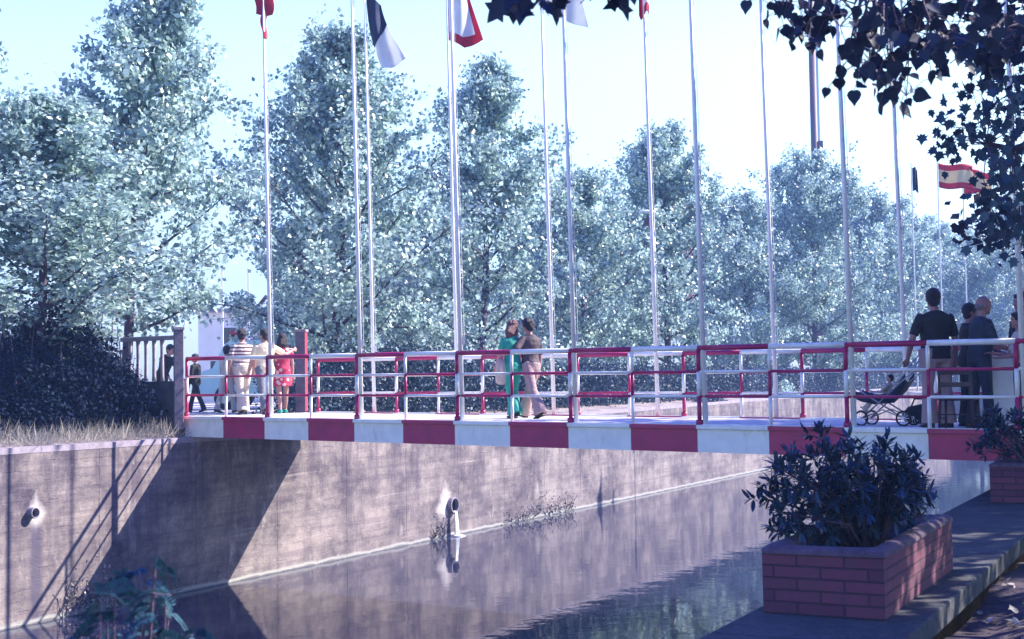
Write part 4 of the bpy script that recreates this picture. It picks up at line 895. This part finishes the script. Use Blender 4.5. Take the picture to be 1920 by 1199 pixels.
# ---------------------------------------------------------------- people
def person(p, rz, label, H=1.75, lean=0, head=(0, 0), legs=((0, 0), (0, 0)), arms=(((.12, .05, -1), (.08, .2, -1)), ((-.12, .05, -1), (-.08, .2, -1))), build_=1.0,
           skin='skin', hair='hairb', shirt='navy', sleeve=.9, pants='greyt', flare=1.0, longhair=False, skirt=0, shorts=False, bald=False, collar=False, belly=0, spread=.0, seated=False, shoe='shoe', belt=False, curly=0):
    s = H / 1.75; o = thing('person', p, rz, label, 'person')
    ca, sa = math.sin(lean), math.cos(lean); U = np.array([0, ca, sa]); Fw = np.array([0, sa, -ca]); X = np.array([1., 0, 0])
    J = {}; lows = []
    for i, sx_ in enumerate((1, -1)):
        a, b = legs[i]; hip = np.array([sx_ * .092 * build_, 0, 0]); out = sx_ * spread
        kn = hip + .43 * np.array([out, math.sin(a), -math.cos(a)]); an = kn + .41 * np.array([out * .6, math.sin(a - b), -math.cos(a - b)])
        J[i] = (hip, kn, an); lows.append(an[2])
    pz = -min(lows) + .085 if not seated else 0; O = np.array([0, 0, pz])
    tilt, turn = head
    def T(h, y=0, x=0): return O + U * h + Fw * y + X * x
    torso = [(-.10, .13, .10, 0), (-.04, .162, .115, -.01), (.03, .165, .118, -.015), (.10, .150, .108 + belly * .5, .005), (.18, .142, .105 + belly, .012), (.28, .158, .115 + belly * .4, .01), (.37, .178, .12, .0), (.44, .180, .105, -.008), (.49, .145, .085, -.012), (.515, .08, .065, -.01)]
    B_ = MB()
    def loft(mb, rows, k=1, add=0):
        mb.tube([T(h, y) * s for (h, a, b, y) in rows], [((a * build_ * k + add) * s, (b * k + add) * s) for (h, a, b, y) in rows], 20, up=(0, 1, 0) if abs(U[2]) > .5 else (0, 0, 1))
    # 'up x dir' gives X when up = forward
    loft(B_, torso)
    nb_ = T(.49, -.005); hb = np.array([math.sin(tilt) * .10, 0, 0]); hc = T(.688, .02) + hb + np.array([0, .0, 0])
    B_.tube([q * s for q in (nb_, T(.56, 0) + hb * .4, T(.63, .005) + hb * .8)], [.062 * s, .054 * s, .054 * s], 14)
    HR = Euler((-lean * .4, tilt, turn)).to_matrix(); ax = np.array(HR.transposed())
    def Hd(v): return (hc + np.array(HR @ Vector(v))) * s
    B_.ell(Hd((0, -.012, .02)), (.082 * s, .100 * s, .104 * s), seg=18, rings=14, ax=ax)
    B_.ell(Hd((0, .022, -.045)), (.064 * s, .070 * s, .074 * s), seg=16, rings=10, ax=ax)
    B_.tube([Hd((0, .080, .012)), Hd((0, .098, -.016)), Hd((0, .086, -.028))], [.009 * s, .014 * s, .010 * s], 8)
    B_.ell(Hd((0, .080, -.058)), (.024 * s, .014 * s, .010 * s), seg=8, rings=6, ax=ax); B_.ell(Hd((0, .062, -.098)), (.028 * s, .024 * s, .02 * s), seg=8, rings=6, ax=ax)
    for q in (1, -1): B_.ell(Hd((q * .084, -.012, -.01)), (.010 * s, .020 * s, .032 * s), seg=8, rings=6, ax=ax); B_.ell(Hd((q * .03, .072, .028)), (.028 * s, .016 * s, .010 * s), seg=8, rings=6, ax=ax)
    SHI = MB(); PA = MB(); SO = MB()
    for i, sx_ in enumerate((1, -1)):
        hip, kn, an = [q + O for q in J[i]]
        B_.tube([(hip + [0, 0, .03]) * s, hip * s * .6 + kn * s * .4, kn * s, (kn * .65 + an * .35 + [0, -.015, 0]) * s, an * s], [.088 * s, .076 * s, .056 * s, .054 * s, .038 * s], 14)
        fd = np.array([0, 1, 0]); a, b = legs[i]; ft = a - b
        fdir = np.array([0, math.cos(ft * .7), math.sin(ft * .7) * .8]) if abs(ft) > .15 else fd
        heel = an + [0, 0, -.045] - fdir * .055; toe = an + [0, 0, -.062] + fdir * .17
        B_.tube([heel * s, (an + [0, 0, -.04] + fdir * .04) * s, toe * s], [(.036 * s, .036 * s), (.042 * s, .036 * s), (.036 * s, .018 * s)], 10)
        SO.tube([(heel - fdir * .02) * s, heel * s, (an + [0, 0, -.045] + fdir * .04) * s, (toe - fdir * .03) * s, (toe + fdir * .03) * s], [(.03 * s, .035 * s), (.043 * s, .042 * s), (.046 * s, .04 * s), (.046 * s, .028 * s), (.03 * s, .016 * s)], 12)
        SO.box((heel + [0, 0, -.028]) * s, (.06 * s, .06 * s, .03 * s))
        if not skirt:
            e1 = an + [0, -.01, .0] if not shorts else kn * .8 + hip * .2
            r1 = .075 * flare
            PA.tube([(hip + [0, 0, .05]) * s, (hip * .5 + kn * .5 + [0, 0, 0]) * s, kn * s, (kn * .4 + e1 * .6) * s, (e1 - [0, 0, .03]) * s] if not shorts else [(hip + [0, 0, .05]) * s, (hip * .5 + kn * .5) * s, e1 * s],
                    [.105 * build_ * s, .092 * s, .070 * s, r1 * .92 * s, r1 * 1.12 * s] if not shorts else [.105 * s, .095 * s, .085 * s], 16)
        u_, f_ = [np.array(q, float) for q in arms[i]]; u_ /= np.linalg.norm(u_); f_ /= np.linalg.norm(f_)
        sh = T(.445, -.005, sx_ * .178 * build_); el = sh + u_ * .29; wr = el + f_ * .255
        B_.tube([q * s for q in (sh - u_ * .02, sh * .5 + el * .5, el, el * .7 + wr * .3, wr)], [.056 * s, .047 * s, .040 * s, .040 * s, .027 * s], 12)
        # hand: palm, four fingers, thumb, slightly curled
        side = np.cross(f_, np.array([0, 1, .01])); side = side / np.linalg.norm(side) if np.linalg.norm(side) > .1 else np.array([1, 0, 0]); pn = np.cross(side, f_); pe = wr + f_ * .085
        B_.tube([wr * s, (wr + f_ * .04) * s, pe * s], [(.026 * s, .02 * s), (.036 * s, .018 * s), (.038 * s, .014 * s)], 10, up=tuple(pn))
        for q, (off, ln) in enumerate(((-.030, .062), (-.010, .075), (.010, .070), (.030, .056))):
            st_ = pe + side * off - f_ * .01; m_ = st_ + (f_ * .9 + pn * .25) * ln * .55; e_ = m_ + (f_ * .6 + pn * .7) * ln * .5
            B_.tube([st_ * s, m_ * s, e_ * s], [.0095 * s, .009 * s, .007 * s], 8)
        th = wr + f_ * .025 - side * .028; B_.tube([th * s, (th - side * .025 + f_ * .03) * s, (th - side * .028 + f_ * .058 + pn * .01) * s], [.013 * s, .011 * s, .008 * s], 8)
        if sleeve:
            e_ = sh + u_ * .29 * min(1, sleeve); pp = [sh - u_ * .03 - X * sx_ * .03, sh * .5 + e_ * .5, e_]; rr = [.072, .064, .060 if sleeve < 1 else .052]
            if sleeve > 1: pp.append(el + f_ * .255 * (sleeve - 1)); rr.append(.040)
            SHI.ell((sh + [0, 0, -.005]) * s, (.060 * s, .066 * s, .058 * s))
            SHI.tube([q * s for q in pp], [r_ * s for r_ in rr], 14)
    body = B_.build('body', M[skin], o, remesh=.0105)
    hem = -.07 if not belt else .03
    rows = [(h, a, b, y) for (h, a, b, y) in torso if h > hem]
    rows = [(hem, .158 if belt else .170, .118, -.01)] + [r_ for r_ in rows if r_[0] < .5] + [(.515, .088, .078, -.01), (.53, .062, .06, -.008)]
    loft(SHI, rows, 1.0, .016)
    SHI.build('dress' if skirt else 'shirt', M[shirt], o, remesh=.012)
    if skirt:
        K = MB(); z0 = -.0; q0 = J[0][1][2] * skirt; K.tube([T(.06) * s, T(-.06) * s, (O + [0, .0, q0 * .6]) * s, (O + [0, .0, q0]) * s], [(.160 * s, .125 * s), (.185 * s, .14 * s), (.205 * s, .16 * s), (.235 * s, .19 * s)], 20, up=(0, 1, 0)); K.build('skirt', M[shirt], o, remesh=.012)
    else:
        PA.tube([T(h, y) * s for (h, a, b, y) in ((-.10, .12, .1, 0), (-.04, .16, .115, -.01), (.04, .165, .118, -.012), (.075, .158, .112, 0))], [((a * build_ + .012) * s, (b + .012) * s) for (h, a, b, y) in ((-.10, .12, .1, 0), (-.04, .162, .115, -.01), (.03, .165, .118, -.012), (.075, .156, .112, 0))], 20, up=(0, 1, 0))
        PA.build('trousers' if not shorts else 'shorts', M[pants], o, remesh=.012)
        if belt:
            K = MB(); K.tube([T(.035) * s, T(.07) * s], [(.182 * build_ * s, .137 * s), (.178 * build_ * s, .134 * s)], 24, up=(0, 1, 0)); K.build('belt', M['shoe'], o)
    SO.build('shoes', M[shoe], o, remesh=.01)
    Hh = MB()
    if bald:
        Hh.ell(Hd((0, -.045, -.012)), (.083 * s, .075 * s, .06 * s), seg=16, rings=10, ax=ax)
    else:
        Hh.ell(Hd((0, -.026, .036)), (.096 * s, .108 * s, .108 * s), seg=20, rings=14, ax=ax); Hh.ell(Hd((0, -.05, -.03)), (.078 * s, .068 * s, .075 * s), seg=16, rings=10, ax=ax); Hh.ell(Hd((0, .03, .085)), (.07 * s, .06 * s, .035 * s), seg=14, rings=8, ax=ax)
        if curly:
            r_ = np.random.default_rng(int(p[0] * 100) % 1000)
            for _ in range(70):
                d_ = r_.normal(size=3); d_ /= np.linalg.norm(d_); d_[1] = min(d_[1], .35); d_[2] = max(d_[2], -.6); Hh.ell(Hd((d_[0] * .088, d_[1] * .10 - .03, d_[2] * .10 + .03)), (.024 * curly * s,) * 3, seg=6, rings=4)
    if longhair: Hh.tube([Hd((0, -.03, .07)), Hd((0, -.06, -.04)), Hd((0, -.085, -.13)), Hd((0, -.09, -.21))], [(.09 * s, .08 * s), (.125 * s, .085 * s), (.135 * s, .075 * s), (.10 * s, .04 * s)], 16, up=(0, 1, 0))
    Hh.build('hair', M[hair], o, remesh=.011)
    for q in (1, -1):
        e_ = MB(); e_.ell(Hd((q * .03, .077, .012)), (.011 * s, .008 * s, .007 * s), seg=8, rings=6, ax=ax); e_.build('eye', M['black'], o)
    return o
def deckp(x, off): n_, q = on_bridge(x, off); q[2] = bz(n_) - .005; return q
def rzv(dx, dy): return math.atan2(-dx, dy)
W_ = BU   # along bridge to the right
# walking toward the left bank
away = rzv(-BU[0], -BU[1])
person(deckp(455, 2.0), away - .35, 'man in a maroon and white striped jersey and cream trousers walking off the bridge', 1.76, .04, (0, -.35), ((.22, .05), (-.18, .10)),
       (((.35, .1, -1), (.10, .45, -1)), ((-.3, -.1, -1), (-.1, .25, -1))), 1.02, shirt='stripe', sleeve=.75, pants='cream', flare=1.35, belt=True, curly=.8)
person(deckp(497, 2.1), away - .5, 'man in a pale yellow shirt, one arm held out towards the woman in red', 1.80, .05, (0, .5), ((.45, .1), (-.42, .15)),
       (((.85, .25, -.45), (.75, .5, .35)), ((-.25, .1, -1), (-.15, .5, -1))), 1.05, shirt='yellow', sleeve=.8, pants='greyt', flare=1.2)
person(deckp(530, 2.9), away - .6, 'long-haired woman in a red flowered dress walking ahead of the yellow-shirted man', 1.70, .03, (0, 0), ((.30, .05), (-.22, .1)),
       shirt='dress', sleeve=.5, skirt=.78, longhair=True, shoe='teal')
q = px(367, 768, 34.5); person((q.x, q.y, E - .545), rzv(-.9, .3), 'youth in dark clothes walking away beyond the end of the left railing', 1.55, .02, (0, 0), ((.35, .05), (-.35, .1)), shirt='black', sleeve=1.9, pants='black')
q = px(303, 768, 31.5); person((q.x, q.y, E - .545), rzv(.9, -.5), 'dark figure bending forward behind the baluster fence', 1.72, .42, (0, 0), ((.1, .05), (-.1, .05)), (((.2, .5, -1), (.0, .6, -.8)), ((-.2, .5, -1), (0, .6, -.8))), shirt='black', sleeve=1.9, pants='black')
q = px(425, 768, 33.0); person((q.x, q.y, E - .545), rzv(.6, .8), 'person in pale trousers half hidden behind the striped-jersey man', 1.68, .02, (0, 0), ((.25, .05), (-.25, .1)), shirt='beige', sleeve=.8, pants='cream')
# embracing couple
cz = away - .30
person(deckp(961, 1.8), cz, 'woman in green top and flared green trousers leaning on the man in brown', 1.70, .03, (.30, -.3), ((.16, .10), (-.12, .30)),
       (((.25, -.02, -1), (.4, .3, -.3)), ((-.22, .1, -1), (-.05, .45, -.75))), 1.0, shirt='teal', sleeve=.55, pants='teal', flare=1.55, hair='hairr', longhair=True, curly=1.0)
person(deckp(996, 2.05), cz, 'man in a brown shirt and fawn trousers with his arm round the woman in green', 1.80, .04, (-.22, .3), ((.42, .05), (-.40, .10)),
       (((.15, .05, -1), (.1, .3, -1)), ((-.62, -.22, -.62), (-.85, -.12, -.12))), .98, shirt='brownsh', sleeve=.85, pants='khaki', flare=1.4, belt=True, curly=.8)
q = deckp(941, 1.6); o = thing('shoulder_bag', q + np.array([0, 0, .72]), cz, 'pale cloth bag hanging at the side of the woman in green', 'bag')
mb = MB(); mb.tube([(0, 0, .30), (0, 0, .22), (0, 0, .05), (0, 0, -.10), (0, 0, -.14)], [(.03, .05), (.06, .10), (.08, .13), (.07, .12), (.03, .06)], 14); mb.build('sack', M['beige'], o, smooth=True)
mb = MB(); mb.tube([(0, -.06, .27), (.05, -.02, .42), (.06, .02, .42), (0, .06, .27)], .012, 6); mb.build('strap', M['beige'], o)
# group at the right end of the bridge
person(deckp(1757, .75), rzv(-.25, 1), 'tall man in a black short-sleeved shirt and grey-beige trousers by the pushchair', 1.84, .02, (0, -.3), ((.05, .03), (-.06, .05)),
       (((.30, .05, -1), (.1, .25, -1)), ((-.40, .05, -1), (-.02, .45, -1))), 1.18, shirt='black', sleeve=.8, pants='khaki', flare=1.25, skin='skin2', belly=.02, spread=.08)
person(deckp(1817, 1.35), rzv(1, -.1), 'dark-haired person in black standing between the tall man and the balding man', 1.66, .06, (0, 0), ((.1, .05), (-.05, .03)),
       (((.1, .35, -1), (.0, .8, -.3)), ((-.1, .3, -1), (0, .8, -.2))), .95, shirt='black', sleeve=1.9, pants='black', skin='skin2')
person(deckp(1838, .95), rzv(1, .12), 'balding man in a dark jersey facing right beside the white board', 1.74, .10, (0, 0), ((.12, .05), (-.08, .03)),
       (((.2, .25, -1), (0, .9, -.35)), ((-.2, .35, -1), (0, .9, -.3))), 1.08, shirt='navy', sleeve=1.0, pants='navy', skin='skin2', hair='hairg', bald=True, belly=.04)
person(deckp(1925, 1.5), rzv(-1, -.3), 'dark-haired adult cut by the right edge of the picture', 1.78, .04, (0, 0), ((.05, .03), (0, .03)), shirt='navy', sleeve=1.9, pants='greyt', skin='skin2', longhair=True)
person(deckp(1917, .8), rzv(-1, .1), 'shorter person in a beige top at the right edge in front of the dark-haired adult', 1.50, .03, (0, 0), ((.05, .03), (0, .03)),
       (((.1, .35, -1), (.0, .8, .1)), ((-.1, .3, -1), (0, .8, -.1))), .9, shirt='beige', sleeve=.8, pants='navy', skin='skin2')

# pushchair with a baby
qc = deckp(1662, 1.3); prz = brz
o = thing('pushchair', qc, prz, 'folding pushchair with small double wheels on the bridge deck', 'pushchair')
for x in (-.30, .30):
    for y in (-.2, .2):
        mb = MB(); k = 24
        ring = [(x + .095 * math.cos(2 * math.pi * i / k), y, .10 + .095 * math.sin(2 * math.pi * i / k)) for i in range(k + 1)]
        mb.tube(ring, .014, 8, up=(0, 1, 0)); w_ = mb.build('wheel', M['rubber'], o, smooth=True)
        mb = MB()
        for a in range(0, 180, 36): c_, s2 = math.cos(R(a)) * .085, math.sin(R(a)) * .085; mb.tube([(x - c_, y, .10 - s2), (x + c_, y, .10 + s2)], .004, 5)
        mb.tube([(x, y - .03, .10), (x, y + .03, .10)], .022, 10); mb.build('spokes', M['white'], w_)
mb = MB()
for y in (-.17, .17):
    mb.tube([(-.30, y, .10), (.42, y, .72), (.62, y, 1.02)], .011, 8); mb.tube([(.30, y, .10), (-.22, y, .42), (-.36, y, .52)], .011, 8); mb.tube([(-.05, y, .30), (.55, y, .98)], .009, 8); mb.tube([(-.30, y, .10), (0, y, .22), (.30, y, .10)], .009, 6)
mb.tube([(.62, -.17, 1.02), (.66, -.14, 1.04), (.66, .14, 1.04), (.62, .17, 1.02)], .013, 8)
for x in (-.30, .30): mb.tube([(x, -.2, .10), (x, .2, .10)], .008, 6)
mb.build('frame', M['metal'], o, smooth=True)
mb = MB(); rows_ = [(-.42, .40, .05), (-.34, .36, .12), (-.15, .32, .16), (.08, .34, .17), (.22, .46, .16), (.34, .62, .10)]
V = []; f = []
for (x, z, hw) in rows_:
    for y, dz in ((-.18, .10), (-.17, 0), (-.08, -.03), (.08, -.03), (.17, 0), (.18, .10)): V.append((x, y, z + dz))
for i in range(5):
    for j in range(5): a = i * 6 + j; f.append((a, a + 1, a + 7, a + 6))
mb.add(V, f); sq = mb.build('seat', M['navy'], o, smooth=True); q = sq.modifiers.new('cloth thickness', 'SOLIDIFY'); q.thickness = .012
bb = person((qc[0] + BU[0] * -.02, qc[1] + BU[1] * -.02, qc[2] + .37), prz + math.pi / 2 , 'baby in pale clothes sitting in the pushchair', .74, -.30, (0, .5), ((1.45, .5), (1.35, .6)),
            (((.3, .5, -.6), (.1, 1, .1)), ((-.3, .5, -.6), (-.1, 1, .1))), 1.15, shirt='beige', sleeve=1.6, pants='beige', seated=True, shoe='cream')
bag = deckp(1722, 1.6); o = thing('bag', bag, prz, 'dark bag lying on the deck behind the tall man', 'bag')
mb = MB(); mb.tube([(-.22, 0, .10), (-.12, 0, .14), (.10, 0, .16), (.24, 0, .10)], [(.05, .06), (.12, .12), (.13, .15), (.05, .06)], 14, up=(0, 0, 1)); mb.build('sack', M['black'], o, smooth=True)
mb = MB(); mb.tube([(-.12, 0, .22), (-.06, 0, .36), (.06, 0, .36), (.12, 0, .26)], .012, 6); mb.build('handle', M['black'], o)
# chair
qc = deckp(1797, .45); o = thing('wooden_chair', qc, brz + .12, 'dark wooden chair standing behind the near railing', 'chair'); o.scale = (1, 1, .86)
mb = MB(); mb.box((0, 0, .44), (.44, .42, .035)); mb.build('seat', M['wood'], o, bevel=.01)
for x in (-.195, .195):
    mb = MB(); mb.tube([(x * 1.08, -.20, 0), (x, -.18, .43), (x, -.20, .70), (x * 1.02, -.24, .92)], [.017, .02, .018, .015], 8); mb.build('rear_leg', M['wood'], o, smooth=True)
    mb = MB(); mb.tube([(x * 1.06, .20, 0), (x, .18, .425)], [.015, .02], 8); mb.build('front_leg', M['wood'], o, smooth=True)
    mb = MB(); mb.tube([(x * 1.05, -.195, .16), (x * 1.05, .19, .16)], .011, 6); mb.build('stretcher', M['wood'], o)
mb = MB(); mb.tube([(-.2, -.195, .22), (.2, -.195, .22)], .011, 6); mb.build('stretcher', M['wood'], o)
mb = MB(); mb.box((0, -.235, .86), (.40, .022, .11)); mb.build('back_rail', M['wood'], o, bevel=.008)
mb = MB(); mb.box((0, -.20, .66), (.38, .02, .07)); mb.build('back_rail', M['wood'], o, bevel=.008)
# white tapered board
qc = deckp(1877, 1.25); o = thing('white_board', qc, brz + .35, 'white tapered board with a notched top standing on the bridge deck', 'board')
mb = MB(); out_ = [(-.27, 0), (.27, 0), (.155, 1.04), (.015, .93), (-.125, 1.04)]
mb.add([(x, -.02, z) for x, z in out_] + [(x, .02, z) for x, z in out_], [(0, 1, 2, 3), (0, 3, 4), (8, 7, 6, 5), (9, 8, 5)] + [(i, 5 + i, 5 + (i + 1) % 5, (i + 1) % 5) for i in range(5)]); mb.build('panel', M['white'], o)
mb = MB(); mb.tube([(-.2, .28, 0), (-.12, .03, .9)], .012, 6); mb.tube([(.2, .28, 0), (.12, .03, .9)], .012, 6); mb.tube([(-.19, .25, .1), (.19, .25, .1)], .01, 6); mb.build('prop', M['wood'], o)
